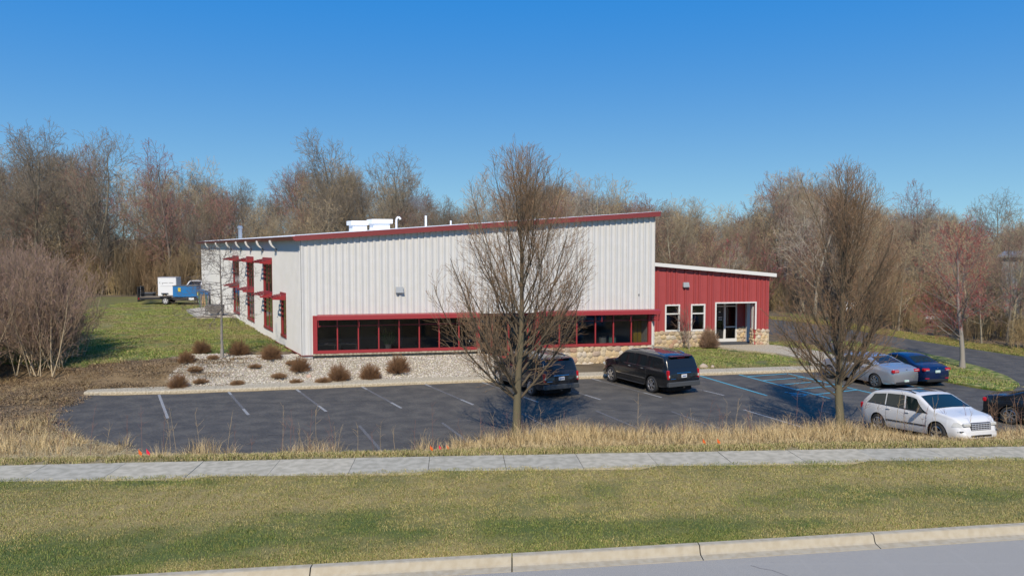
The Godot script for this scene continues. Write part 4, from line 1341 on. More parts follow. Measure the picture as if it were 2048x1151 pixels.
		for k in 5:
			var b := mid.lerp(top, w.r.randf())
			w.branch(PackedVector3Array([b, b + Vector3(w.r.randf_range(-0.18, 0.18), w.r.randf_range(0.08, 0.25), w.r.randf_range(-0.18, 0.18))]), 0.004, 0.003, 3, c, c)
	var ws := put("weed_stems", w.mesh(), vmat("bark"))
	tag(ws, "thin dead weed stems standing out of the bank grass", "weeds", "", "stuff")
	# turf of the lawns farther back
	var far_mesh := blade_mesh(130, 260, 1.1, 0.03, 0.1, 0.02, 0.8, [Color(0.18, 0.3, 0.035), Color(0.16, 0.265, 0.035), Color(0.36, 0.31, 0.1), Color(0.44, 0.36, 0.15)])
	var straw_mesh := blade_mesh(131, 240, 1.1, 0.03, 0.1, 0.02, 0.8, [Color(0.42, 0.34, 0.17), Color(0.34, 0.28, 0.12), Color(0.22, 0.22, 0.07)])
	var fx := [[], []]; var fc := [[], []]
	for i in 6500:
		var p := Vector2(rng.randf_range(-40, 26), rng.randf_range(37, 82))
		var reg := region(p)
		if reg < 2 or sunk(p) > 0.0: continue
		if reg == 4 and Geometry2D.is_point_in_polygon(p + Vector2(0, 0.5), path_outline): continue
		if p.x - (p.y - 44.0) * -0.5 > -11.9 and reg == 2: continue
		var g := patchy(p.x, p.y, soil) + rng.randf_range(-0.15, 0.15)
		var k := 1 if g < (0.36 if reg != 4 else 0.3) else 0
		var b := rng.randf_range(0.8, 1.15)
		fx[k].append(yaw_at(p.x, p.y, (0.1 if reg == 3 else ground_at(p.x, p.y)) - 0.01)); fc[k].append(Color(b, b, b))
	many("lawn_grass", far_mesh, m, fx[0], fc[0], "green turf of the lawns round the building", "grass")
	many("lawn_grass", straw_mesh, m, fx[1], fc[1], "yellowed turf of the lawns round the building", "grass")
	var vx := []; var vc := []
	for i in 1500:
		var pd := rng.randf_range(47.0, 80.0)
		var px := lerp_table([[47.0, 42.0], [48.6, 38.0], [50.7, 32.9], [54.7, 31.7], [59.8, 30.5], [71.3, 28.2], [80.0, 24.1]], pd) + 0.5 + rng.randf() * rng.randf_range(0.6, 2.6)
		var b := rng.randf_range(0.8, 1.15)
		vx.append(yaw_at(px, pd, ground_at(px, pd) - 0.01)); vc.append(Color(b * 1.05, b * 0.86, b * 0.9))
	many("drive_grass", far_mesh, m, vx, vc, "grass strip along the far edge of the drive", "grass")
	var gx := []; var gc := []
	for i in 420:
		var p := Vector2(rng.randf_range(-36.0, -13.6), rng.randf_range(33.5, 45.5))
		if sunk(p) > 0.0 or region(p) != 0 or in_bed(p) or (p.x > -18.5 and p.y < 38.5): continue
		var b := rng.randf_range(0.55, 1.0)
		gx.append(yaw_at(p.x, p.y, ground_at(p.x, p.y) - 0.02, Vector3(1.3, rng.randf_range(0.15, 0.55) * (0.5 if p.x > -20.0 else 1.0), 1.3))); gc.append(Color(b, b * 0.92, b * 0.85))
	many("thicket_grass", tall_mesh, m, gx, gc, "dead grass round the foot of the thicket and on the bare slope", "grass")
	# leaf litter and dead grass left of the lot
	var lit := blade_mesh(140, 240, 1.6, 0.01, 0.06, 0.035, 2.2, [Color(0.3, 0.2, 0.1), Color(0.2, 0.13, 0.07), Color(0.4, 0.28, 0.15), Color(0.12, 0.08, 0.05)])
	var lx := []; var lc := []
	for i in 2600:
		var p := Vector2(rng.randf_range(-36, -14), rng.randf_range(27, 48))
		if i % 3 == 0: p = Vector2(rng.randf_range(28, 60), rng.randf_range(47, 86))
		if region(p) != 0 or sunk(p) > 0.0: continue
		if p.x > -18.0 and p.x < 0 and p.y < 37.5: continue
		if p.x > 28.0 and ground_color(p.x, p.y, 0).g > 0.19: continue
		var b := rng.randf_range(0.6, 1.15)
		lx.append(yaw_at(p.x, p.y, ground_at(p.x, p.y) - 0.01)); lc.append(Color(b, b, b))
	many("leaf_litter", lit, m, lx, lc, "brown leaf litter and flattened dead grass beside the thicket", "leaves")

func build_gravel() -> void:
	var st := mb()
	var r := RandomNumberGenerator.new()
	r.seed = 5
	var ico := SphereMesh.new()
	ico.radial_segments = 6; ico.rings = 3; ico.radius = 0.5; ico.height = 1.0
	var xf := []; var cs := []
	for i in 40000:
		var p := Vector2(rng.randf_range(-17.8, 2.5), rng.randf_range(36, 47))
		if not in_bed(p): continue
		var s := rng.randf_range(0.04, 0.088)
		xf.append(Transform3D(Basis(Vector3(rng.randf_range(-0.4, 0.4), 1.0, rng.randf_range(-0.4, 0.4)).normalized(), rng.randf() * TAU) * Basis.from_scale(Vector3(s, s * rng.randf_range(0.5, 0.8), s * rng.randf_range(0.7, 1.0))), Vector3(p.x, ground_at(p.x, p.y) + s * 0.12, -p.y)))
		var g := rng.randf_range(0.38, 0.72)
		cs.append(Color(g, g * rng.randf_range(0.86, 0.96), g * rng.randf_range(0.66, 0.86)))
	many("gravel", ico, vmat("pebble", 0.9), xf, cs, "pale river gravel of the sloping bed under the long window", "gravel")
func in_bed(p: Vector2) -> bool:
	var rel := p - CORNER
	var s := rel.dot(FRONT); var q := rel.dot(OUTF)
	if p.y < lerp_table(KERB, p.x) + 1.08: return false
	if s > 10.9: return q > 0.9 and s < 16.5 and q < 3.6 and s < 13.5 + sin(q * 2.0)
	if s > -0.1: return q > 0.0
	var left := -6.0 + 0.5 * sin(q * 2.0) + clampf((q - 2.2) * 0.5, -0.5, 0.2)
	return s > left and q > -0.9 - 0.5 * sin(s * 0.9) - 0.35 * band(-s, 1.0, 4.0)

func build_plants() -> void:
	var bark := vmat("bark", 0.9)
	# the two street pears
	var p1 := tree_meshes(pear(10.6, 3.5), 11)
	make_tree("pear_tree", "bare egg shaped tree on the bank in front of the long grey wall", "tree", p1, bark, Vector3(0.16, ground_at(0.16, 28.2), -28.2), "bare street trees on the bank", 0.3)
	var sp2 := pear(10.0, 2.6)
	sp2.ang0 = [1.08, 0.65, 0.75, 0.8]
	sp2.dens = [7.2, 5.0, 6.0, 4.2]
	var p2 := tree_meshes(sp2, 23)
	make_tree("pear_tree", "bare dense upright tree on the bank beside the white car", "tree", p2, bark, Vector3(12.16, ground_at(12.16, 29.1), -29.1), "bare street trees on the bank", 1.3)
	# young oak at the gravel bed
	var grey := Color(0.28, 0.255, 0.22)
	var oak := {"h": 7.2, "rad": 2.7, "env": [[0.0, 0.2], [0.3, 0.8], [0.42, 1.0], [0.6, 0.95], [0.8, 0.7], [0.95, 0.35], [1.05, 0.1]], "trunk": 6.7, "r0": 0.085, "tip": 0.006, "flare": true,
		"step": [0.4, 0.3, 0.22, 0.2], "wig": [0.03, 0.12, 0.22, 0.3], "up": [0.02, -0.05, 0.02, 0.1], "taper": [0.14, 0.25, 0.4, 0.7], "sides": [8, 5, 3, 3], "dens": [7.5, 4.2, 5.0], "start": [0.33, 0.15, 0.2],
		"ang0": [1.75, 0.8, 0.8], "ang1": [1.15, 0.8, 0.8], "len": [2.9, 1.0, 0.32], "short": [0.45, 0.5, 0.3], "thin": [0.5, 0.6, 0.7], "rmax": [0.04, 0.022, 0.014], "col": [grey, Color(0.15, 0.13, 0.11), Color(0.15, 0.125, 0.11), Color(0.15, 0.12, 0.1), Color(0.17, 0.13, 0.1)]}
	make_tree("young_tree", "slim bare young tree with drooping side branches at the gravel bed", "tree", tree_meshes(oak, 5), bark, Vector3(-15.6, ground_at(-15.6, 42.6), -42.6))
	# red maple on the island
	var mp := woods_sp(8.6, 3.5, 2)
	mp.env = [[0.0, 0.0], [0.18, 0.15], [0.24, 0.7], [0.35, 0.95], [0.5, 1.0], [0.7, 0.85], [0.85, 0.6], [0.96, 0.3], [1.03, 0.05]]
	mp.merge({"r0": 0.15, "tip": 0.006, "flare": true, "step": [0.5, 0.4, 0.3, 0.2, 0.15], "wig": [0.05, 0.14, 0.2, 0.25, 0.4], "start": [0.23, 0.15, 0.1, 0.1], "dens": [4.2, 3.6, 5.2, 5.0], "len": [4.4, 1.7, 0.6, 0.2], "rmax": [0.055, 0.025, 0.01, 0.008],
		"col": [Color(0.3, 0.27, 0.23), Color(0.24, 0.2, 0.17), Color(0.21, 0.17, 0.145), Color(0.2, 0.145, 0.12), Color(0.36, 0.08, 0.075), Color(0.48, 0.07, 0.068)]}, true)
	make_tree("maple_tree", "bare maple with a haze of red buds on the grass island", "tree", tree_meshes(mp, 31), bark, Vector3(25.85, 0.05, -45.4), "", 2.0)
	# thicket left of the lot
	var pink := Color(0.35, 0.225, 0.185)
	for k in 11:
		var th := {"h": 7.2, "rad": 3.5, "env": [[0.0, 0.35], [0.2, 0.6], [0.5, 0.95], [0.8, 1.0], [0.95, 0.85], [1.05, 0.3]], "leaders": 32, "lean": 0.62, "spread": 1.1, "trunk": 5.8, "r0": 0.045, "tip": 0.0075,
			"step": [0.7, 0.5, 0.4, 0.35], "wig": [0.06, 0.1, 0.14, 0.2], "up": [0.035, 0.16, 0.2, 0.25], "taper": [0.3, 0.35, 0.5, 0.7], "sides": [5, 3, 3, 3], "dens": [2.5, 3.1, 3.0], "start": [0.08, 0.1, 0.1],
			"ang0": [0.75, 0.6, 0.7], "ang1": [0.42, 0.5, 0.6], "len": [2.7, 1.15, 0.5], "short": [0.5, 0.4, 0.3], "thin": [0.6, 0.6, 0.7], "rmax": [0.024, 0.015, 0.01], "col": [Color(0.45, 0.36, 0.23), Color(0.34, 0.26, 0.16), Color(0.26, 0.19, 0.12), Color(0.29, 0.2, 0.135), pink]}
		var pos: Vector2 = [Vector2(-24.0, 40.6), Vector2(-26.2, 43.0), Vector2(-26.6, 38.7), Vector2(-30.6, 41.2), Vector2(-27.6, 46.6), Vector2(-30.6, 48.8), Vector2(-32.8, 46.2), Vector2(-29.8, 37.0), Vector2(-35.0, 51.5), Vector2(-28.4, 40.9), Vector2(-24.9, 43.6)][k]
		var tm := tree_meshes(th, 200 + k) if k < 4 else []
		var lab: String = ["nearest pale stemmed shrub of the thicket at the lot corner", "purple topped shrub in the middle of the thicket", "leaning many stemmed shrub at the front of the thicket", "many stemmed shrub at the left frame edge of the thicket", "shrub of the thicket standing on the lawn edge", "tall shrub at the back of the thicket", "shrub at the far left of the thicket", "low front shrub at the far left of the thicket", "hindmost shrub of the thicket towards the woods", "dense shrub in the heart of the thicket", "rounded shrub at the right flank of the thicket"][k]
		var hs: float = [0.88, 1.0, 0.82, 1.0, 0.95, 1.02, 1.0, 0.8, 1.0, 0.9, 0.86][k]
		if k < 4: tex["thicket_%d" % k] = tm
		var use: Array = tex["thicket_%d" % (k % 4)]
		make_tree("thicket_shrub", lab, "shrub", use, bark, W(pos, ground_at(pos.x, pos.y)), "shrubs of the thicket left of the lot", k * 1.7, hs)
	# dormant shrubs in the gravel
	var br0 := Color(0.12, 0.07, 0.04); var br1 := Color(0.25, 0.135, 0.065)
	var balls := []
	for k in 3: balls.append(twig_ball(300 + k, 380, 0.62, 0.78, br0, br1))
	var spots := [[-17.35, 44.3, 0.95, "round brown shrub at the left back corner of the gravel bed"], [-17.1, 41.6, 0.8, "brown shrub second from the left end of the gravel bed"], [-16.35, 38.7, 0.85, "brown shrub nearest the left end of the lot walk"], [-15.0, 43.6, 1.05, "dark brown shrub right behind the young tree"], [-12.95, 42.6, 1.0, "brown shrub left of the building corner"], [-11.15, 41.6, 0.95, "brown shrub in front of the building corner"], [-8.9, 40.75, 1.05, "broad brown shrub under the second window pane"], [-7.4, 41.3, 1.0, "brown shrub under the third window pane"], [-6.1, 42.3, 1.15, "tallest brown shrub against the window sill"]]
	for k in spots.size():
		var s: Array = spots[k]
		var o := put("dormant_shrub", balls[k % 3], bark)
		o.position = Vector3(s[0], ground_at(s[0], s[1]) - 0.02, -s[1])
		o.rotation.y = k * 2.1
		o.scale = Vector3(0.98, 1.08, 0.98) * s[2]
		tag(o, s[3], "shrub", "dormant shrubs in the gravel bed")
	var cut := twig_ball(320, 220, 0.4, 0.2, Color(0.16, 0.1, 0.06), Color(0.3, 0.18, 0.09))
	var cuts := [[-15.95, 42.2, "flat cut clump left of the young tree"], [-15.6, 39.6, "cut clump nearest the lot walk at the left"], [-16.3, 40.7, "small cut clump beside the left end shrub"], [-13.5, 41.5, "cut clump between two shrubs left of the corner"], [-13.75, 39.5, "small cut clump near the lot walk"], [-12.0, 40.7, "cut clump left of the corner shrub"], [-10.95, 40.1, "cut clump in front of the corner shrub"], [-11.7, 42.1, "low clump close to the building corner"], [-9.6, 40.2, "cut clump right of the corner shrub"]]
	for k in cuts.size():
		var s: Array = cuts[k]
		var o := put("cut_grass_clump", cut, bark)
		o.position = Vector3(s[0], ground_at(s[0], s[1]), -s[1])
		o.rotation.y = k * 1.3
		o.scale = Vector3.ONE * (0.85 + 0.1 * (k % 3))
		tag(o, s[2], "plant", "cut back grass clumps in the gravel bed")
	# plants at the entrance
	var bush := twig_ball(330, 420, 0.75, 1.5, Color(0.2, 0.13, 0.08), Color(0.3, 0.19, 0.12), 0.009)
	var bp := WING + FRONT * -0.75 + OUTF * 0.75
	var bo := put("entrance_bush", bush, bark)
	bo.position = W(bp, 0.15)
	tag(bo, "brown twiggy bush beside the glass entrance door", "shrub")
	var ms := {"h": 3.6, "rad": 1.5, "env": [[0.0, 0.3], [0.4, 0.8], [0.7, 1.0], [1.0, 0.6], [1.1, 0.1]], "leaders": 3, "lean": 0.55, "spread": 0.1, "trunk": 2.9, "r0": 0.04, "tip": 0.006, "step": [0.3, 0.25, 0.2, 0.2], "wig": [0.1, 0.15, 0.2, 0.3], "up": [0.05, 0.2, 0.2, 0.2], "taper": [0.3, 0.4, 0.5, 0.8], "sides": [5, 4, 3, 3], "dens": [4.0, 4.0, 4.0], "start": [0.3, 0.2, 0.2],
		"ang0": [0.8, 0.7, 0.8], "ang1": [0.6, 0.6, 0.7], "len": [1.3, 0.6, 0.25], "short": [0.4, 0.4, 0.3], "thin": [0.6, 0.6, 0.7], "rmax": [0.02, 0.011, 0.008], "col": [Color(0.32, 0.27, 0.22), Color(0.24, 0.19, 0.15), Color(0.2, 0.14, 0.11), Color(0.22, 0.13, 0.1), Color(0.25, 0.14, 0.1)]}
	make_tree("small_tree", "small bare many stemmed tree between the two white windows", "tree", tree_meshes(ms, 61), bark, W(WING + FRONT * -2.3 + OUTF * 1.0, 0.12))
	var sh := put("low_shrub", twig_ball(340, 260, 0.5, 0.6, Color(0.14, 0.13, 0.05), Color(0.25, 0.22, 0.09)), bark)
	sh.position = BF(13.9, 0.15, 0.9)
	tag(sh, "low olive shrub at the stone base behind the dark sports utility cars", "shrub")
	# boulders
	var rock := stone_mesh(900)
	var rocks := [[10.95, 45.3, 0.55, "largest pink boulder on the entrance lawn"], [10.35, 45.2, 0.35, "small tan rock beside the pink boulder"], [11.5, 45.35, 0.3, "flat rock right of the pink boulder"], [-10.55, 41.1, 0.32, "yellow rock beside the corner shrub"], [-0.9, 43.1, 0.4, "pale rock at the foot of the gravel slope"]]
	for k in rocks.size():
		var s: Array = rocks[k]
		var o := put("boulder", rock, mat("boulder_%d" % (k % 2), lin(0.42 + 0.06 * (k % 2), 0.34, 0.26), 0.9))
		o.transform = Transform3D(Basis(Vector3.RIGHT, -PI / 2 + 0.3) * Basis(Vector3.FORWARD, k * 1.1) * Basis.from_scale(Vector3(s[2], s[2] * 0.8, s[2] * 0.7)), Vector3(s[0], ground_at(s[0], s[1]) + 0.02, -s[1]))
		tag(o, s[3], "rock", "rocks laid in the beds")

# where a tree of the woods shows, told by what stands in front of it
func woods_label(look: String, x: float, d: float) -> String:
	var spots := [[-0.56, "far left above the thicket"], [-0.49, "right of the thicket top"], [-0.44, "left of the box trailer"], [-0.39, "behind the trailers"], [-0.33, "above the left wall end"], [-0.27, "above the flue pipe"], [-0.21, "above the low end of the roof"], [-0.15, "behind the roof units"], [-0.09, "behind the vent pipes"], [-0.03, "left of the street tree"], [0.05, "behind the street tree"], [0.11, "above the sloping roof"], [0.17, "above the high end of the roof"], [0.22, "above the red wing windows"], [0.28, "above the porch"], [0.34, "right of the red wing"], [0.4, "behind the dense street tree"], [0.46, "right of the dense street tree"], [0.52, "left of the island maple"], [0.58, "behind the island maple"], [0.63, "beside the grey barn"], [9.0, "at the right frame edge"]]
	var place := ""
	for s in spots:
		if x / d < s[0]:
			place = s[1]
			break
	var deep := "by the drive" if x > 30.0 and d < 66.0 else ("behind the drive trees" if x > 30.0 and d < 80.0 else ("at the wood edge" if d < 96.0 else ("inside the woods" if d < 102.0 else ("deep in the woods" if d < 108.0 else "at the back of the woods"))))
	var said := look.replace(" in the woods", "")
	if said.split(" ").size() + deep.split(" ").size() + place.split(" ").size() > 16: place = place.replace("nearer ", "").replace("the right of ", "")
	return "%s %s, %s" % [said.replace("bare pale barked", "pale barked"), deep, place]

func build_woods() -> void:
	var bark := vmat("bark", 0.9)
	var kinds := []
	var specs := [[20.0, 6.4, 0], [20.0, 5.4, 1], [18.0, 6.8, 2], [15.0, 5.6, 3], [20.0, 7.6, 0], [17.0, 5.0, 1], [19.0, 6.4, 4], [14.0, 5.4, 3], [16.0, 6.2, 2], [9.5, 3.2, 5], [18.6, 8.0, 6]]
	for k in specs.size(): kinds.append(tree_meshes(woods_sp(specs[k][0], specs[k][1], specs[k][2]), 400 + k))
	var names := ["grey_tree", "pale_tree", "reddish_tree", "tan_tree", "grey_tree", "pale_tree", "wispy_tree", "tan_tree", "reddish_tree", "maple_tree", "maple_tree"]
	var looks := ["bare grey brown tree in the woods", "bare pale barked tree in the woods", "reddish twigged tree in the woods", "tan twigged tree in the woods", "wide bare grey brown tree in the woods", "narrow bare pale tree in the woods", "wispy silvery tree in the woods", "low tan twigged tree in the woods", "bushy reddish tree in the woods", "crimson tree", "red budded tree"]
	# height of the wood's outline above the camera, as rise over run, by bearing x / d
	var skyline := [[-0.75, 0.15], [-0.58, 0.158], [-0.53, 0.154], [-0.49, 0.128], [-0.43, 0.137], [-0.385, 0.118], [-0.35, 0.098], [-0.3, 0.104], [-0.265, 0.128], [-0.22, 0.144], [-0.18, 0.122], [-0.15, 0.124], [-0.11, 0.092], [-0.07, 0.075], [-0.03, 0.1], [0.02, 0.118], [0.06, 0.112], [0.09, 0.09], [0.12, 0.1], [0.15, 0.075], [0.2, 0.074], [0.25, 0.056], [0.3, 0.07], [0.34, 0.11], [0.37, 0.118], [0.42, 0.09], [0.47, 0.062], [0.52, 0.07], [0.57, 0.06], [0.61, 0.045], [0.66, 0.06], [0.75, 0.06]]
	# trees that stand out: x, d, kind, height, label
	var heroes := [
		[-41.0, 96.0, 10, 18.8, "broad crown of reddish buds topping the woods left of the building"],
		[-23.5, 103.0, 4, 21.3, "tall spreading tree above the left end of the building roof"],
		[-15.0, 101.0, 0, 18.8, "dark bare tree behind the white roof units"],
		[-0.5, 98.0, 6, 17.4, "wispy pale tree behind the nearer street tree, left"],
		[5.5, 100.0, 6, 17.0, "wispy pale tree behind the nearer street tree, right"],
		[11.6, 102.0, 5, 16.2, "pale open tree behind the high end of the grey wall"],
		[20.5, 98.0, 1, 13.9, "upright pale tree above the red wing roof"],
		[30.5, 80.0, 6, 16.4, "tall wispy tree left of the upright street tree"],
		[35.5, 93.0, 6, 15.6, "wispy tree behind the upright street tree"],
		[44.0, 84.0, 10, 13.2, "wide dark topped tree right of the upright street tree"],
		[48.5, 80.0, 0, 11.8, "dark bare tree above the island maple"],
		[18.4, 67.6, 9, 8.5, "crimson budded low tree behind the red wing"],
		[26.0, 82.0, 9, 7.4, "smaller crimson budded tree right of the one behind the red wing"],
		[-56.0, 93.0, 0, 21.0, "tallest dark tree at the far left of the woods"],
		[-50.0, 95.0, 4, 20.6, "tall dark spreading tree at the left of the woods"],
		[-31.0, 94.0, 3, 11.0, "round tan crowned tree by the far corner of the building"]]
	for h in heroes:
		var sc: float = h[3] / specs[h[2]][0]
		var o := make_tree(names[h[2]], h[4], "tree", kinds[h[2]], bark, Vector3(h[0], ground_at(h[0], h[1]), -h[1]), "", rng.randf() * TAU, sc)
	var count := 0
	var rows := [[94.0, 2.6, 0.62], [99.0, 3.2, 0.8], [105.0, 3.3, 0.95], [111.0, 3.4, 1.0]]
	for row in rows:
		var x: float = -row[0] * 0.7
		while x < row[0] * 0.72:
			var px: float = x + rng.randf_range(-1.0, 1.0); var pd: float = row[0] + rng.randf_range(-2.2, 2.2)
			x += row[1] * rng.randf_range(0.75, 1.3)
			if px > 16.0: pd -= (px - 16.0) * 0.72
			if px > 12.0 and px < 36.0 and pd < 88.0 - (px - 14.0) * 0.5: pd += 8.0
			if Geometry2D.is_point_in_polygon(Vector2(px, pd), asphalt_outline): continue
			if px < -33.0 and px > -46.0 and pd < 95.0: continue
			var rise := lerp_table(skyline, px / pd)
			var top: float = (7.0 + rise * pd - ground_at(px, pd)) * row[2] * rng.randf_range(0.78, 1.0)
			if count % 9 == 0: top *= 0.7
			var k: int = [0, 1, 2, 3, 4, 5, 6, 7, 8, 10, 2][rng.randi() % 11]
			if px < -15.0 and k in [2, 6, 8] and rng.randf() < 0.85: k = [0, 4, 1, 3, 5][rng.randi() % 5]
			if px > 8.0 and k in [0, 4, 6] and rng.randf() < 0.7: k = [3, 1, 7, 2, 8][rng.randi() % 5]
			var sc: float = top / specs[k][0]
			make_tree(names[k], woods_label(looks[k], px, pd), "tree", kinds[k], bark, Vector3(px, ground_at(px, pd), -pd), "bare trees of the woods", rng.randf() * TAU, maxf(sc, 0.42), 1.0)
			count += 1
	for i in 46:
		var px := rng.randf_range(9.0, 56.0)
		var pd := rng.randf_range(93.0, 122.0)
		if Geometry2D.is_point_in_polygon(Vector2(px, pd), asphalt_outline): continue
		var k: int = [3, 8, 1, 2, 7, 5][rng.randi() % 6]
		var top := (7.0 + lerp_table(skyline, px / pd) * pd - ground_at(px, pd)) * rng.randf_range(0.75, 1.0)
		make_tree(names[k], woods_label(looks[k], px, pd), "tree", kinds[k], bark, Vector3(px, ground_at(px, pd), -pd), "bare trees of the woods", rng.randf() * TAU, maxf(top / specs[k][0], 0.5))
	# trees along the drive on the right, closer
	for t in [[36.6, 58.0, 5, 9.5, "slim pale tree in front of the grey barn"], [38.6, 60.5, 1, 10.5, "pale tree in front of the right part of the grey barn"], [33.8, 57.0, 7, 6.5, "low tan tree behind the island maple"], [35.0, 61.0, 3, 8.0, "tan tree between the island maple and the barn"], [32.2, 66.0, 7, 7.5, "low tan tree by the far bend of the drive"], [31.0, 73.0, 3, 8.5, "tan tree beside the white car in the brush"]]:
		make_tree(names[t[2]], t[4], "tree", kinds[t[2]], bark, Vector3(t[0], ground_at(t[0], t[1]), -t[1]), "", rng.randf() * TAU, t[3] / specs[t[2]][0])
	for i in 46:
		var px := rng.randf_range(34.0, 66.0)
		var pd := rng.randf_range(53.0, 88.0)
		if px < 33.5 + (pd - 52.0) * 0.02 + 1.0 or px / pd > 0.78: continue
		if px > 40 and px < 48 and pd > 61 and pd < 71: continue
		var k: int = [3, 1, 7, 5, 2, 3][rng.randi() % 6]
		var rise := lerp_table(skyline, px / pd)
		var top := (7.0 + rise * pd - ground_at(px, pd)) * rng.randf_range(0.55, 0.95)
		make_tree(names[k], woods_label(looks[k], px, pd), "tree", kinds[k], bark, Vector3(px, ground_at(px, pd), -pd), "bare trees of the woods", rng.randf() * TAU, maxf(top / specs[k][0], 0.36))
	# far woods that close the view behind the nearer trees
	var fx := []; var fcol := []
	for i in 420:
		var px := rng.randf_range(-125, 150) if i < 260 else rng.randf_range(5.0, 120.0)
		var pd := rng.randf_range(122.0, 165.0) - maxf(0.0, px - 20.0) * 0.35
		if px / pd > 0.8 or px / pd < -0.8: continue
		var top := (7.0 + lerp_table(skyline, px / pd) * pd - ground_at(px, pd)) * rng.randf_range(0.6, 0.86)
		var s := top / 20.0
		fx.append(yaw_at(px, pd, ground_at(px, pd), Vector3(s, s, s)))
		var b := rng.randf_range(0.75, 1.05)
		fcol.append(Color(b, b * 0.97, b * 0.95))
	many("far_woods", kinds[0][1], bark, fx, fcol, "far bare woods closing the view behind the nearer trees", "woods")
	# brush under the trees
	var brush := []
	for k in 3:
		var w := Wood.new()
		w.r.seed = 500 + k
		for i in 26:
			var p := Vector3(w.r.randf_range(-1.2, 1.2), -0.1, w.r.randf_range(-1.2, 1.2))
			var h := w.r.randf_range(1.6, 5.2)
			var t := p + Vector3(w.r.randf_range(-0.22, 0.22) * h, h, w.r.randf_range(-0.22, 0.22) * h)
			var mid := p.lerp(t, 0.5) + Vector3(w.r.randf_range(-0.2, 0.2), 0, w.r.randf_range(-0.2, 0.2))
			w.branch(PackedVector3Array([p, mid, t]), 0.032, 0.012, 3, Color(0.9, 0.88, 0.78), Color(0.78, 0.7, 0.58))
			for j in 11:
				var b := p.lerp(t, w.r.randf_range(0.2, 0.98))
				var e := b + Vector3(w.r.randf_range(-0.55, 0.55), w.r.randf_range(0.2, 0.9), w.r.randf_range(-0.55, 0.55))
				w.branch(PackedVector3Array([b, e]), 0.014, 0.009, 3, Color(0.85, 0.79, 0.66), Color(0.85, 0.78, 0.66))
				for q in 2: 
					var g := b.lerp(e, w.r.randf_range(0.4, 0.9))
					w.branch(PackedVector3Array([g, g + Vector3(w.r.randf_range(-0.35, 0.35), w.r.randf_range(0.1, 0.5), w.r.randf_range(-0.35, 0.35))]), 0.01, 0.008, 3, Color(0.85, 0.78, 0.66), Color(0.85, 0.78, 0.66))
		brush.append(w.mesh())
	for k in 3:
		var xf := []; var cs := []
		for i in 620:
			var px := rng.randf_range(-72, 78)
			var pd := rng.randf_range(92.5, 116.0)
			if px > 14.0: pd = rng.randf_range(0.0, 26.0) + maxf(92.0 - (px - 14.0) * 1.15, 52.0)
			if px > 31.0: pd = rng.randf_range(50.0, 80.0)
			if px > 12.0 and px < 33.0 and pd < 86.0: continue
			if Geometry2D.is_point_in_polygon(Vector2(px, pd), asphalt_outline): continue
			if px > 28 and px < lerp_table([[48.0, 38.0], [50.7, 34.9], [54.7, 33.6], [59.8, 32.4], [71.3, 30.3], [80.0, 26.5]], pd): continue
			if px > 40.0 and px < 48.0 and pd > 60 and pd < 71: continue
			if px / pd > 0.75 or px / pd < -0.75: continue
			var s := rng.randf_range(0.6, 1.25)
			if px > 14.0: s *= 0.72
			if px > 31.0 and pd < 66.0: s *= 0.62
			var c: Color = [Color(0.36, 0.29, 0.18), Color(0.25, 0.2, 0.13), Color(0.48, 0.38, 0.22), Color(0.31, 0.23, 0.15)][rng.randi() % 4]
			xf.append(yaw_at(px, pd, ground_at(px, pd), Vector3(s, s * rng.randf_range(0.8, 1.2), s))); cs.append(c)
		many("undergrowth", brush[k], bark, xf, cs, ["brown brush under the trees behind the building", "thin saplings under the trees behind the building", "tangled brush at the edge of the woods"][k], "brush")

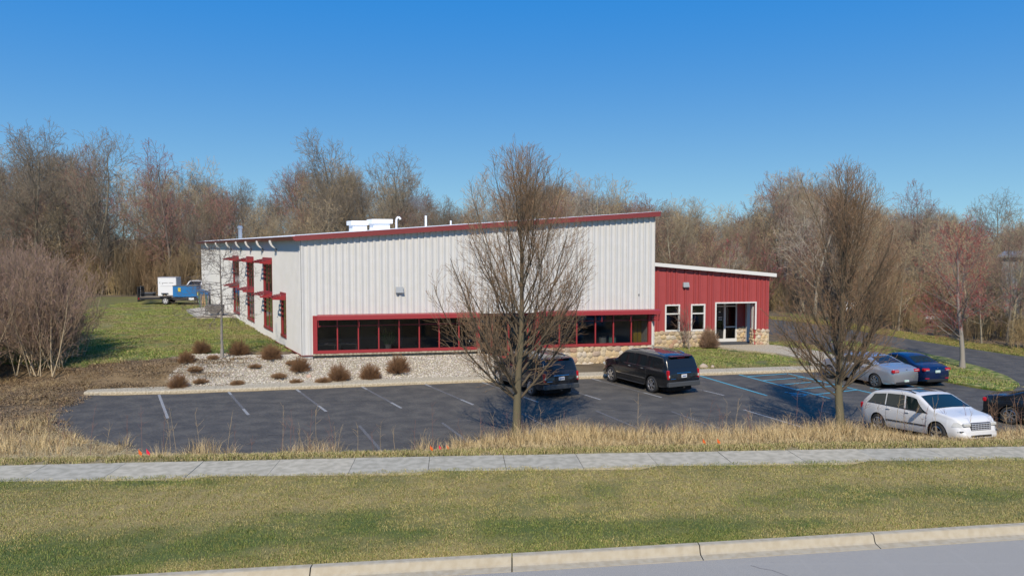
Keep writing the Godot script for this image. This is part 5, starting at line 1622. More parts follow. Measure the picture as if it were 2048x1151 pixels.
# ------------------------------------------------------------ vehicles
# car axes: x forwards from the rear bumper (0) to the nose (len), y up, z to the car's right
class Car:
	var s: Dictionary
	func tab(t: Array, x: float) -> float:
		if x <= t[0][0]: return t[0][1]
		for i in range(1, t.size()):
			if x <= t[i][0]:
				var f: float = (x - t[i - 1][0]) / (t[i][0] - t[i - 1][0])
				return lerpf(t[i - 1][1], t[i][1], f)
		return t[-1][1]
	func soft(t: Array, x: float, r: float) -> float:
		return (tab(t, x - r) + 2.0 * tab(t, x) + tab(t, x + r)) / 4.0
	func top(x: float) -> float: return soft(s.top, x, 0.05)
	func belt(x: float) -> float: return minf(soft(s.belt, x, 0.06), top(x) - 0.02)
	func half(x: float) -> float: return soft(s.plan, x, 0.06) * 0.5 * s.w
	func low(x: float) -> float:
		var y: float = soft(s.sill, x, 0.04)
		for xw in s.wheels:
			var dx := absf(x - xw)
			if dx < s.arch: y = maxf(y, s.wr + sqrt(s.arch * s.arch - dx * dx))
		return minf(y, belt(x) - 0.12)
	func ring(x: float) -> PackedVector2Array:   # (y, z) from the sill up to the middle of the roof
		var yl := low(x); var b := belt(x); var t := top(x); var w := half(x)
		var p := PackedVector2Array()
		var full := soft(s.sill, x, 0.04)
		for f in [0.0, 0.05, 0.3, 0.55, 0.8, 0.94, 1.0]:
			var y := lerpf(yl, b, f)
			p.append(Vector2(y, side(x, y)))
		var gh := t - b
		var c := minf(0.1, gh * 0.45)
		for y in [b + (gh - c) * 0.35, b + (gh - c) * 0.7, b + gh - c]: p.append(Vector2(y, side(x, y)))
		var zc := side(x, t - c)
		p.append(Vector2(t - c * 0.38, zc - c * 0.22))
		p.append(Vector2(t - c * 0.06, zc - c * 0.75))
		var ze: float = zc - c * 1.3
		p.append(Vector2(t + s.crown * 0.25, ze * 0.9))
		p.append(Vector2(t + s.crown * 0.75, ze * 0.5))
		p.append(Vector2(t + s.crown, 0.0))
		return p
	func side(x: float, y: float) -> float:
		var w := half(x); var b := belt(x); var l: float = soft(s.sill, x, 0.04)
		if y <= b:
			var f := clampf((y - l) / (b - l), 0.0, 1.0)
			return w * tab([[0.0, 0.93], [0.1, 0.965], [0.35, 0.995], [0.6, 1.0], [0.85, 0.98], [1.0, 0.945]], f)
		return w * 0.945 - (y - b) * s.tumble
	func roof(x: float, z: float) -> float:
		var r := ring(x)
		for i in range(r.size() - 1, 0, -1):
			if absf(z) <= r[i - 1].y and i > 6:
				return lerpf(r[i].x, r[i - 1].x, (absf(z) - r[i].y) / maxf(0.001, r[i - 1].y - r[i].y))
		return top(x)
	func xs() -> PackedFloat32Array:
		var a := PackedFloat32Array()
		var l: float = s.l
		for f in [0.0, 0.006, 0.02, 0.05]: a.append(f * 2.0)
		var x := 0.15
		while x < l - 0.13:
			a.append(x); x += 0.075
		for f in [0.1, 0.06, 0.03, 0.012, 0.0]: a.append(l - f)
		for xw in s.wheels:
			for k in [-1.0, -0.985, -0.93, -0.8, 0.8, 0.93, 0.985, 1.0]: a.append(xw + k * s.arch)
		a.sort()
		return a
	func body() -> SurfaceTool:
		var st := SurfaceTool.new()
		st.begin(Mesh.PRIMITIVE_TRIANGLES)
		var prev := []
		var first := []
		for x in xs():
			var r := ring(x)
			var cur := []
			for q in r: cur.append(Vector3(x, q.x, q.y))
			for i in range(r.size() - 2, -1, -1): cur.append(Vector3(x, r[i].x, -r[i].y))
			if prev.size():
				for i in cur.size() - 1: face(st, prev[i], cur[i], cur[i + 1], prev[i + 1])
			else: first = cur
			prev = cur
		for e in [first, prev]:
			var n: int = e.size()
			for i in n / 2:
				if e == first: face(st, e[i], e[i + 1], e[n - 2 - i], e[n - 1 - i])
				else: face(st, e[n - 1 - i], e[n - 2 - i], e[i + 1], e[i])
		st.index()
		st.generate_normals()
		return st
	func face(st: SurfaceTool, a: Vector3, b: Vector3, c: Vector3, d: Vector3) -> void:
		for v in [a, c, b, a, d, c]: st.add_vertex(v)
	# panel on the car's side between four corners given as x and a height fraction map
	func side_patch(st: SurfaceTool, sg: float, xr0: float, xr1: float, xf0: float, xf1: float, lo: Callable, hi: Callable, off: float, nx := 10, ny := 5) -> void:
		var g := []
		for j in ny + 1:
			var f := float(j) / ny
			var row := []
			for i in nx + 1:
				var x := lerpf(lerpf(xr0, xr1, f), lerpf(xf0, xf1, f), float(i) / nx)
				var y: float = lerpf(lo.call(x), hi.call(x), f)
				row.append(Vector3(x, y, sg * (side(x, y) + off)))
			g.append(row)
		for j in ny:
			for i in nx:
				if sg > 0: face(st, g[j][i], g[j][i + 1], g[j + 1][i + 1], g[j + 1][i])
				else: face(st, g[j + 1][i], g[j + 1][i + 1], g[j][i + 1], g[j][i])
	# panel on the top surface: x from xa to xb, as wide as share of the roof
	func top_patch(st: SurfaceTool, xa: float, xb: float, wa: float, wb: float, off: float, nx := 8, nz := 8) -> void:
		var g := []
		for i in nx + 1:
			var f := float(i) / nx
			var x := lerpf(xa, xb, f)
			var w := lerpf(wa, wb, f)
			var row := []
			for k in nz + 1:
				var z := lerpf(-w, w, float(k) / nz)
				var y := roof(x, z)
				var n := Vector3(roof(x - 0.03, z) - roof(x + 0.03, z), 0.06, 0).normalized()
				row.append(Vector3(x, y, z) + n * off)
			g.append(row)
		for i in nx:
			for k in nz: face(st, g[i][k], g[i + 1][k], g[i + 1][k + 1], g[i][k + 1])

func finish(st: SurfaceTool) -> ArrayMesh:
	st.index()
	st.generate_normals()
	return st.commit()
func smooth() -> SurfaceTool:
	var st := SurfaceTool.new()
	st.begin(Mesh.PRIMITIVE_TRIANGLES)
	return st

func make_wheel(parent: Node3D, at: Vector3, r: float, w: float, sg: float, spokes: int, rim_mat: Material) -> void:
	var wheel := Node3D.new()
	wheel.name = "wheel"
	parent.add_child(wheel, true)
	wheel.position = at
	var st := smooth()
	var prof := [[r * 0.68, 0.42], [r * 0.72, 0.5], [r * 0.93, 0.48], [r, 0.36], [r, -0.36], [r * 0.93, -0.48], [r * 0.7, -0.5]]
	var n := 28
	for k in prof.size() - 1:
		for i in n:
			var a := TAU * i / n; var b := TAU * (i + 1) / n
			var p := func(q: Array, t: float) -> Vector3: return Vector3(cos(t) * q[0], sin(t) * q[0], q[1] * w * sg)
			quad(st, p.call(prof[k], a), p.call(prof[k + 1], a), p.call(prof[k + 1], b), p.call(prof[k], b))
	put("tyre", finish(st), mat("rubber", lin(0.022, 0.022, 0.023), 0.85), wheel, true)
	st = mb()
	tube(st, Vector3(0, 0, -0.3 * w * sg), Vector3(0, 0, 0.18 * w * sg), r * 0.7, r * 0.7, 20)
	put("brake_disc", done(st), mat("wheel_dark", lin(0.03, 0.03, 0.032), 0.6), wheel, true)
	st = mb()
	for i in n:
		var a := TAU * i / n; var b := TAU * (i + 1) / n
		for q in [[0.7, 0.44, 0.64, 0.47], [0.64, 0.47, 0.6, 0.3]]:
			quad(st, Vector3(cos(a) * r * q[0], sin(a) * r * q[0], q[1] * w * sg), Vector3(cos(b) * r * q[0], sin(b) * r * q[0], q[1] * w * sg), Vector3(cos(b) * r * q[2], sin(b) * r * q[2], q[3] * w * sg), Vector3(cos(a) * r * q[2], sin(a) * r * q[2], q[3] * w * sg))
	for i in spokes:
		var a := TAU * i / spokes + 0.3
		var d := Vector3(cos(a), sin(a), 0)
		var c := Vector3(-sin(a), cos(a), 0)
		var z := Vector3(0, 0, 0.4 * w * sg)
		bar(st, d * r * 0.36 + z, d * r * 0.58, c * r * (0.24 if spokes < 6 else 0.15), Vector3(0, 0, 0.06))
	tube(st, Vector3(0, 0, 0.2 * w * sg), Vector3(0, 0, 0.46 * w * sg), r * 0.17, r * 0.14, 12)
	put("rim", done(st), rim_mat, wheel, true)

func make_car(called: String, label: String, cat: String, spec: Dictionary, at: Vector3, heading: float, pitch := 0.0) -> Node3D:
	var c := Car.new()
	c.s = spec
	var o := thing(called, label, cat, at)
	o.rotation = Vector3(0, heading, pitch)
	var paint := mat(spec.paint[0], spec.paint[1], spec.paint[2], spec.paint[3])
	paint.clearcoat_enabled = true
	paint.clearcoat = 0.6
	paint.clearcoat_roughness = 0.06
	var black := mat("car_black_trim", lin(0.02, 0.02, 0.021), 0.55)
	var chrome := mat("car_chrome", lin(0.62, 0.62, 0.63), 0.12, 1.0)
	var glass := mat("car_glass_" + str(spec.get("tint", "dark")), lin(0.012, 0.014, 0.016) if not spec.has("tint") else lin(0.01, 0.02, 0.021), 0.05)
	glass.metallic_specular = 0.55
	var red := mat("tail_lamp_red", lin(0.42, 0.012, 0.02), 0.15)
	var clear := mat("lamp_clear", lin(0.52, 0.52, 0.49), 0.1, 0.0)
	var l: float = spec.l
	put("body", c.body().commit(), paint, o, true)
	# dark underbody closes the wheel wells
	var st := mb()
	soft_box(st, Vector3(l / 2, 0.42, 0), Vector3(l * 0.9, 0.5, spec.w * 0.7), 0.04)
	put("underbody", done(st), mat("wheel_dark", Color.BLACK), o, true)
	for xw in spec.wheels:
		for sg in [1.0, -1.0]:
			make_wheel(o, Vector3(xw, spec.wr, sg * (spec.w * 0.5 - 0.115)), spec.wr, 0.23, sg, spec.spokes, mat(spec.rim[0], spec.rim[1], 0.22, 0.85))
	var b := func(x: float) -> float: return c.belt(x) + 0.035
	var t := func(x: float) -> float: return maxf(c.belt(x) + 0.05, c.top(x) - spec.get("rail", 0.1))
	for sg in [1.0, -1.0]:
		for w in spec.windows:
			st = smooth()
			c.side_patch(st, sg, w[0], w[1], w[2], w[3], b, t, 0.006)
			put("side_window", finish(st), glass, o, true)
		if spec.has("window_trim"):
			st = smooth()
			var q: Array = spec.window_trim
			c.side_patch(st, sg, q[0], q[0] + 0.1, q[1], q[1] - 0.1, func(x: float) -> float: return c.belt(x) + 0.005, func(x: float) -> float: return c.belt(x) + 0.04, 0.011, 20, 1)
			put("window_trim", finish(st), chrome if spec.get("chrome", false) else black, o, true)
		for x in spec.seams:
			st = smooth()
			c.side_patch(st, sg, x - 0.006, x - 0.006, x + 0.006, x + 0.006, func(q: float) -> float: return c.low(q) + 0.05, func(q: float) -> float: return c.belt(q), 0.003, 1, 8)
			put("door_seam", finish(st), black, o, true)
		for x in spec.handles:
			st = mb()
			var y: float = c.belt(x) - 0.09
			soft_box(st, Vector3(x, y, sg * (c.side(x, y) + 0.022)), Vector3(0.2, 0.035, 0.035), 0.01)
			put("door_handle", done(st), chrome if spec.get("chrome", false) else paint, o, true)
		if spec.has("trim_y"):
			st = smooth()
			c.side_patch(st, sg, spec.wheels[0] + spec.arch + 0.04, spec.wheels[0] + spec.arch + 0.04, spec.wheels[1] - spec.arch - 0.04, spec.wheels[1] - spec.arch - 0.04, func(_x: float) -> float: return spec.trim_y, func(_x: float) -> float: return spec.trim_y + 0.045, 0.012, 12, 1)
			put("door_trim", finish(st), chrome if spec.get("chrome", false) else black, o, true)
		# mirror
		st = mb()
		var mx: float = spec.mirror
		var my: float = c.belt(mx) + 0.09
		soft_box(st, Vector3(mx, my, sg * (c.half(mx) + 0.1)), Vector3(0.14, 0.17, 0.23), 0.04)
		soft_box(st, Vector3(mx + 0.01, my - 0.06, sg * (c.half(mx) - 0.02)), Vector3(0.07, 0.05, 0.16), 0.015)
		put("mirror", done(st), mat(spec.mirror_paint, Color.BLACK) if spec.has("mirror_paint") else paint, o, true)
		# lamps wrap the corners
		for h in spec.headlights:
			st = smooth()
			c.side_patch(st, sg, h[0], h[0] + h[5], h[1], h[1], func(_x: float) -> float: return h[2], func(x: float) -> float: return minf(h[3], c.top(x) - 0.03), 0.012, 6, 3)
			put("headlight", finish(st), clear, o, true)
			st = mb()
			soft_box(st, Vector3(l - h[6], (h[2] + h[3]) / 2, sg * h[4]), Vector3(0.12, (h[3] - h[2]) * 0.85, 0.36), 0.03)
			put("headlight", done(st), clear, o, true)
		for h in spec.taillights:
			st = mb()
			soft_box(st, Vector3(h[0], h[1], sg * h[2]), Vector3(h[3], h[4], h[5]), 0.03)
			put("taillight", done(st), red, o, true)
			if h.size() > 6:
				st = mb()
				soft_box(st, Vector3(h[0] - 0.012, h[1] + h[4] * h[6], sg * (h[2] - 0.02)), Vector3(h[3], h[4] * 0.3, h[5] * 0.7), 0.02)
				put("reversing_lamp", done(st), clear, o, true)
		if spec.get("rails", false):
			st = mb()
			var pts := []
			for k in 9:
				var x: float = lerpf(spec.rail_x[0], spec.rail_x[1], k / 8.0)
				var z: float = spec.rail_z
				pts.append(Vector3(x, c.roof(x, z) + (0.055 if k > 0 and k < 8 else 0.01), sg * z))
			path_tube(st, pts, 0.022, 6)
			put("roof_rail", done(st), chrome if spec.get("chrome_rails", false) else black, o, true)
		if spec.has("fog_lamp"):
			st = mb()
			var h: Array = spec.fog_lamp
			soft_box(st, Vector3(h[0], h[1], sg * h[2]), Vector3(0.08, h[3], h[4]), 0.025)
			put("reflector", done(st), red if h[0] < 1.0 else clear, o, true)
	for g in spec.glass_top:
		st = smooth()
		c.top_patch(st, g[0], g[1], g[2], g[3], 0.007)
		put(g[4], finish(st), glass, o, true)
	for p in spec.bars:   # [name, x, y, z, sx, sy, sz, material]
		st = mb()
		soft_box(st, Vector3(p[1], p[2], p[3]), Vector3(p[4], p[5], p[6]), minf(0.02, minf(p[4], minf(p[5], p[6])) * 0.4))
		var pm: Material = {"black": black, "chrome": chrome, "bright": mat("bright_trim", lin(0.5, 0.5, 0.51), 0.25, 0.3), "red": red, "clear": clear, "paint": paint, "plate": mat("plate_white", lin(0.62, 0.64, 0.66), 0.4), "plate_green": mat("plate_green", lin(0.42, 0.58, 0.5), 0.4), "glyph": mat("plate_glyph", lin(0.08, 0.12, 0.25), 0.5), "dark_grey": mat("bumper_grey", lin(0.06, 0.065, 0.07), 0.5), "blue_glass": glass}[p[7]]
		put(p[0], done(st), pm, o, true)
	return o

func suv_spec(paint: Array) -> Dictionary:
	return {"l": 5.7, "w": 2.04, "crown": 0.035, "tumble": 0.17, "wr": 0.405, "arch": 0.475, "wheels": [1.2, 4.65], "paint": paint, "spokes": 6, "rim": ["bright_rim", lin(0.55, 0.55, 0.57)], "rail": 0.13,
		"top": [[0.0, 0.95], [0.03, 1.12], [0.1, 1.3], [0.28, 1.72], [0.42, 1.83], [0.9, 1.87], [2.6, 1.89], [3.4, 1.84], [3.6, 1.78], [4.32, 1.27], [4.6, 1.23], [5.3, 1.14], [5.55, 1.05], [5.66, 0.85], [5.7, 0.6]],
		"belt": [[0.0, 0.9], [0.06, 1.16], [0.3, 1.2], [4.2, 1.16], [4.5, 1.1], [5.7, 0.55]],
		"plan": [[0.0, 0.9], [0.1, 0.945], [0.4, 0.985], [1.2, 1.0], [4.6, 1.0], [5.2, 0.965], [5.5, 0.91], [5.64, 0.83], [5.7, 0.74]],
		"sill": [[0.0, 0.46], [0.5, 0.36], [1.0, 0.34], [5.0, 0.34], [5.6, 0.3], [5.7, 0.34]],
		"windows": [[0.42, 0.52, 1.62, 1.62], [1.7, 1.7, 2.72, 2.66], [2.8, 2.76, 3.95, 3.62]], "window_trim": [0.4, 4.05], "chrome": true, "seams": [1.66, 2.76, 3.95], "handles": [1.95, 3.0], "trim_y": 0.62, "mirror": 3.98,
		"glass_top": [[4.22, 3.66, 0.78, 0.66, "windshield"], [0.09, 0.29, 0.82, 0.72, "rear_window"]],
		"headlights": [[5.3, 5.55, 0.8, 0.94, 0.66, 0.03, 0.1]],
		"taillights": [[0.07, 1.0, 0.885, 0.17, 0.44, 0.11, -0.15]], "rails": true, "rail_x": [0.8, 3.3], "rail_z": 0.66, "chrome_rails": true,
		"bars": [["bumper", 0.02, 0.55, 0, 0.2, 0.22, 1.86, "dark_grey"], ["license_plate", -0.02, 0.92, 0, 0.03, 0.16, 0.32, "plate"], ["plate_mark", -0.034, 0.92, 0.0, 0.012, 0.05, 0.22, "glyph"], ["chrome_strip", 0.0, 1.06, 0, 0.05, 0.05, 0.85, "chrome"], ["plate_recess", 0.005, 0.9, 0, 0.04, 0.26, 0.74, "black"], ["brake_light", 0.24, 1.76, 0, 0.08, 0.03, 0.42, "red"], ["spoiler", 0.3, 1.82, 0, 0.3, 0.05, 1.3, "paint"], ["grille", 5.62, 0.8, 0, 0.12, 0.34, 0.95, "chrome"], ["bumper", 5.58, 0.5, 0, 0.2, 0.2, 1.6, "black"], ["running_board", 2.95, 0.33, 0.98, 2.3, 0.05, 0.12, "black"], ["running_board", 2.95, 0.33, -0.98, 2.3, 0.05, 0.12, "black"], ["tow_hitch", 0.0, 0.38, 0, 0.12, 0.07, 0.1, "black"], ["name_badge", 0.0, 0.8, -0.62, 0.03, 0.035, 0.3, "chrome"]]}
func sedan_spec(paint: Array, l: float, w: float, h: float) -> Dictionary:
	var k := l / 4.9
	var g := h / 1.5
	return {"l": l, "w": w, "crown": 0.04, "tumble": 0.3, "wr": 0.34, "arch": 0.4, "wheels": [1.02 * k, 3.92 * k], "paint": paint, "spokes": 7, "rim": ["grey_rim", lin(0.42, 0.43, 0.45)], "rail": 0.1,
		"top": [[0.0, 0.86 * g], [0.05, 1.0 * g], [0.5 * k, 1.09 * g], [0.85 * k, 1.12 * g], [1.55 * k, 1.4 * g], [2.0 * k, 1.48 * g], [2.5 * k, 1.5 * g], [2.95 * k, 1.45 * g], [3.75 * k, 1.03 * g], [4.3 * k, 0.95 * g], [4.7 * k, 0.82 * g], [4.86 * k, 0.66 * g], [l, 0.5 * g]],
		"belt": [[0.0, 0.82 * g], [0.05, 0.96 * g], [0.6 * k, 1.03 * g], [1.2 * k, 1.03 * g], [3.6 * k, 0.96 * g], [4.3 * k, 0.9 * g], [l, 0.45 * g]],
		"plan": [[0.0, 0.78], [0.06, 0.86], [0.3, 0.93], [0.8 * k, 0.985], [1.3 * k, 1.0], [3.6 * k, 1.0], [4.3 * k, 0.95], [4.65 * k, 0.85], [4.84 * k, 0.72], [l, 0.58]],
		"sill": [[0.0, 0.34], [0.4, 0.26], [1.0, 0.24], [4.2 * k, 0.24], [l - 0.1, 0.22], [l, 0.26]],
		"windows": [[1.0 * k, 1.5 * k, 1.75 * k, 1.75 * k], [1.8 * k, 1.8 * k, 2.5 * k, 2.45 * k], [2.56 * k, 2.5 * k, 3.5 * k, 2.95 * k]], "window_trim": [1.0 * k, 3.6 * k], "seams": [1.6 * k, 2.53 * k, 3.45 * k], "handles": [1.75 * k, 2.7 * k], "mirror": 3.3 * k,
		"glass_top": [[3.64 * k, 2.98 * k, 0.74 * w / 1.9, 0.6 * w / 1.9, "windshield"], [0.92 * k, 1.56 * k, 0.7 * w / 1.9, 0.58 * w / 1.9, "rear_window"]],
		"headlights": [[4.25 * k, 4.62 * k, 0.62 * g, 0.82 * g, 0.5, 0.05, 0.2]],
		"taillights": [[0.07, 0.86 * g, w * 0.35, 0.16, 0.17, 0.34, -0.05]],
		"bars": [["license_plate", -0.02, 0.8 * g, 0, 0.05, 0.14, 0.3, "plate_green"], ["plate_mark", -0.047, 0.8 * g, 0, 0.012, 0.05, 0.2, "plate"], ["bumper_skirt", 0.05, 0.34, 0, 0.2, 0.14, w * 0.72, "black"], ["grille", l - 0.04, 0.52, 0, 0.12, 0.2, 0.8, "black"], ["emblem", 0.0, 0.97 * g, 0, 0.03, 0.05, 0.1, "chrome"]]}
func wagon_spec(paint: Array) -> Dictionary:
	var d := {"l": 5.05, "w": 2.0, "crown": 0.04, "tumble": 0.27, "wr": 0.365, "arch": 0.43, "wheels": [1.12, 4.08], "paint": paint, "spokes": 5, "rim": ["bright_rim", lin(0.55, 0.55, 0.57)], "rail": 0.12, "tint": "green",
		"top": [[0.0, 0.8], [0.05, 1.02], [0.2, 1.2], [0.62, 1.52], [0.85, 1.61], [1.6, 1.68], [2.3, 1.69], [2.85, 1.64], [3.05, 1.59], [3.92, 1.12], [4.2, 1.06], [4.7, 0.96], [4.92, 0.82], [5.02, 0.62], [5.05, 0.45]],
		"belt": [[0.0, 0.76], [0.06, 1.0], [0.3, 1.12], [0.8, 1.13], [3.7, 1.0], [4.2, 0.95], [4.7, 0.85], [5.05, 0.4]],
		"plan": [[0.0, 0.8], [0.08, 0.88], [0.35, 0.95], [1.0, 1.0], [3.9, 1.0], [4.5, 0.955], [4.82, 0.87], [4.98, 0.76], [5.05, 0.62]],
		"sill": [[0.0, 0.4], [0.4, 0.32], [1.0, 0.28], [4.2, 0.28], [4.9, 0.24], [5.05, 0.28]],
		"windows": [[0.52, 0.85, 1.5, 1.5], [1.56, 1.56, 2.5, 2.45], [2.58, 2.52, 3.62, 3.05]], "window_trim": [0.5, 3.7], "seams": [1.6, 2.55, 3.6], "handles": [1.72, 2.7], "trim_y": 0.55, "mirror": 3.4,
		"glass_top": [[3.82, 3.09, 0.82, 0.68, "windshield"], [0.22, 0.6, 0.78, 0.66, "rear_window"], [2.15, 2.75, 0.42, 0.42, "sunroof"]],
		"headlights": [[4.68, 4.94, 0.66, 0.81, 0.52, 0.05, 0.07]],
		"taillights": [[0.12, 0.98, 0.78, 0.18, 0.24, 0.2]], "rails": true, "rail_x": [0.85, 2.85], "rail_z": 0.68, "mirror_paint": "car_black_trim",
		"fog_lamp": [4.88, 0.5, 0.68, 0.05, 0.34],
		"bars": [["license_plate", -0.02, 0.75, 0, 0.05, 0.14, 0.3, "plate"], ["bumper", 0.04, 0.5, 0, 0.18, 0.14, 1.5, "dark_grey"], ["grille_surround", 5.0, 0.66, 0, 0.11, 0.28, 0.86, "black"], ["bumper_slot", 5.0, 0.34, 0, 0.12, 0.1, 0.9, "black"]]}
	for k in 4: d.bars.append(["grille_bar", 5.06, 0.565 + 0.066 * k, 0, 0.03, 0.03, 0.84, "bright"])
	for k in 7: d.bars.append(["grille_rib", 5.055, 0.66, -0.36 + 0.12 * k, 0.02, 0.25, 0.02, "bright"])
	d.bars.append(["bumper_strip", 4.93, 0.5, 0.62, 0.12, 0.05, 0.36, "dark_grey"])
	d.bars.append(["bumper_strip", 4.93, 0.5, -0.62, 0.12, 0.05, 0.36, "dark_grey"])
	return d

func build_cars() -> void:
	var back := PI / 2 + deg_to_rad(27.0)   # nose to the building, along the stall lines
	var black_paint := ["black_paint", lin(0.012, 0.0125, 0.014), 0.2, 0.1]
	var dirn := Vector2(-0.454, 0.891)
	var place := func(rear: Vector2, off: float) -> Vector3: return W(rear + dirn * off)
	var suv2 := black_paint.duplicate()
	# rear corners worked out on the ground; nodes stand at the middle of the rear bumper
	make_car("black_suv", "black sports utility car parked nose to the kerb in the open", "car", suv_spec(suv2), W(Vector2(8.15, 37.45)), back)
	var s2 := suv_spec(["charcoal_paint", lin(0.03, 0.031, 0.035), 0.22, 0.3])
	make_car("charcoal_suv", "charcoal sports utility car parked behind the bare tree", "car", s2, W(Vector2(2.3, 36.7)), back)
	var silver := sedan_spec(["silver_paint", lin(0.42, 0.43, 0.46), 0.25, 0.6], 5.15, 1.93, 1.54)
	silver.taillights = [[0.07, 0.93, 0.68, 0.16, 0.16, 0.4, 0.1]]
	silver.bars[0][2] = 0.42; silver.bars[1][2] = 0.42
	silver.chrome = true
	make_car("silver_sedan", "silver saloon car parked next to the blue car", "car", silver, W(Vector2(19.4, 38.85)), PI / 2 + deg_to_rad(22.0))
	var bluec := sedan_spec(["blue_paint", lin(0.008, 0.024, 0.09), 0.2, 0.4], 4.37, 1.7, 1.46)
	bluec.taillights = [[0.09, 0.88, 0.62, 0.2, 0.15, 0.34, -0.2]]
	bluec.fog_lamp = [0.03, 0.44, 0.58, 0.07, 0.24]
	bluec.tint = "green"
	make_car("blue_sedan", "small dark blue saloon car parked beside the grass island", "car", bluec, W(Vector2(21.35, 39.65)), PI / 2 + deg_to_rad(14.0))
	var whitec := wagon_spec(["white_paint", lin(0.66, 0.66, 0.655), 0.28, 0.0])
	var wag := make_car("white_wagon", "white crossover wagon facing the dead grass bank", "car", whitec, W(Vector2(14.3, 30.7), 0.0), -PI / 2 + deg_to_rad(15.4), deg_to_rad(5.2))
	wag.scale = Vector3.ONE * 0.955
	var blackc := sedan_spec(["black_paint", Color.BLACK, 0.2, 0.1], 4.9, 1.86, 1.48)
	make_car("black_sedan", "black saloon car cut by the right frame edge", "car", blackc, W(Vector2(19.75, 32.6)), -PI / 2 + deg_to_rad(40.0), 0.0)

# ------------------------------------------------------------ other things
func build_yard() -> void:
	var black := mat("trailer_black", lin(0.02, 0.02, 0.022), 0.6)
	var white := mat("trailer_white", lin(0.74, 0.75, 0.77), 0.4)
	var blue := mat("machine_blue", lin(0.015, 0.16, 0.42), 0.4)
	var dark := mat("slate", lin(0.1, 0.11, 0.12), 0.6)
	var rimw := mat("rim_white", lin(0.6, 0.6, 0.6), 0.5)
	var rimt := mat("rim_tan", lin(0.4, 0.32, 0.22), 0.6)
	var yellow := mat("label_yellow", lin(0.65, 0.5, 0.03), 0.6)
	var g := func(x: float, d: float) -> float: return ground_at(x, d)
	# flat trailer: long bed seen from the side, ramp gate at its left end
	var y0: float = g.call(-34.5, 82.0)
	var t := thing("flat_trailer", "black flat trailer with raised ramp gate on the lawn", "trailer", Vector3(-37.9, y0, -80.5), "", deg_to_rad(6.0))
	var st := mb()
	soft_box(st, Vector3(2.9, 0.62, 0), Vector3(5.0, 0.22, 2.0), 0.03)
	put("bed", done(st), black, t, true)
	st = mb()
	box(st, Vector3(2.4, 0.745, 0), Vector3(3.9, 0.03, 1.9))
	put("deck", done(st), mat("deck_wood", lin(0.22, 0.17, 0.11), 0.9), t, true)
	var gate := Node3D.new()
	gate.name = "ramp_gate"
	t.add_child(gate)
	for k in 7:
		st = mb()
		box(st, Vector3(0.3, 1.05, -0.9 + 0.3 * k), Vector3(0.06, 1.5, 0.05))
		put("gate_bar", done(st), black, gate, true)
	for k in 9:
		st = mb()
		box(st, Vector3(0.27, 0.35 + 0.175 * k, 0), Vector3(0.03, 0.09, 1.9))
		put("gate_bar", done(st), black, gate, true)
	for x in [3.0]:
		for sg in [1.0, -1.0]: make_wheel(t, Vector3(x, 0.36, sg * 1.0), 0.36, 0.2, sg, 5, rimw)
	st = mb()
	for sg in [1.0, -1.0]: soft_box(st, Vector3(3.0, 0.78, sg * 1.02), Vector3(1.1, 0.06, 0.3), 0.02)
	put("mudguard", done(st), black, t, true)
	st = mb()
	box(st, Vector3(0.42, 0.62, 1.0), Vector3(0.1, 0.12, 0.06))
	put("marker_light", done(st), mat("tail_lamp_red", Color.RED), t, true)
	# blue machine: a chipper on its own wheels
	var m := thing("blue_chipper", "blue towed machine with sloping hood behind the flat trailer", "machine", Vector3(-33.6, g.call(-33.0, 79.0), -79.6), "", deg_to_rad(6.0))
	st = mb()
	soft_box(st, Vector3(1.0, 1.35, 0), Vector3(2.3, 1.1, 1.5), 0.04)
	put("housing", done(st), blue, m, true)
	st = mb()
	hexa(st, [Vector3(2.15, 0.75, 0.7), Vector3(3.2, 0.5, 0.55), Vector3(3.2, 0.5, -0.55), Vector3(2.15, 0.75, -0.7), Vector3(2.15, 1.6, 0.7), Vector3(3.15, 1.22, 0.5), Vector3(3.15, 1.22, -0.5), Vector3(2.15, 1.6, -0.7)])
	put("hood", done(st), blue, m, true)
	st = mb()
	soft_box(st, Vector3(1.0, 1.92, 0), Vector3(2.4, 0.06, 1.56), 0.02)
	put("lid", done(st), dark, m, true)
	st = mb()
	soft_box(st, Vector3(1.3, 0.62, 0.0), Vector3(3.0, 0.3, 1.3), 0.03)
	put("chassis", done(st), black, m, true)
	for q in [[0.5, 1.55, 0.25, 0.4], [2.3, 1.15, 0.2, 0.36]]:
		st = mb()
		box(st, Vector3(q[0], q[1], 0.78 if q[0] < 1.0 else 0.74), Vector3(q[2], q[3], 0.03))
		put("warning_label", done(st), yellow, m, true)
	st = mb()
	box(st, Vector3(1.6, 0.62, 0.66), Vector3(0.5, 0.22, 0.03))
	put("plate", done(st), white, m, true)
	for sg in [1.0, -1.0]: make_wheel(m, Vector3(2.55, 0.4, sg * 0.75), 0.34, 0.2, sg, 5, rimw)
	# white box trailer
	var bt := thing("box_trailer", "white closed box trailer with a dark swoosh mark on its side", "trailer", Vector3(-38.8, g.call(-37.5, 87.5), -87.5), "", deg_to_rad(4.0))
	bt.scale = Vector3(0.8, 0.92, 0.8)
	st = mb()
	soft_box(st, Vector3(1.35, 1.55, 0), Vector3(2.45, 2.25, 2.0), 0.06)
	put("box_body", done(st), white, bt, true)
	st = mb()
	soft_box(st, Vector3(1.35, 2.66, 0), Vector3(2.5, 0.06, 2.05), 0.02)
	put("top_trim", done(st), mat("trim_grey", lin(0.3, 0.3, 0.32), 0.5), bt, true)
	st = mb()
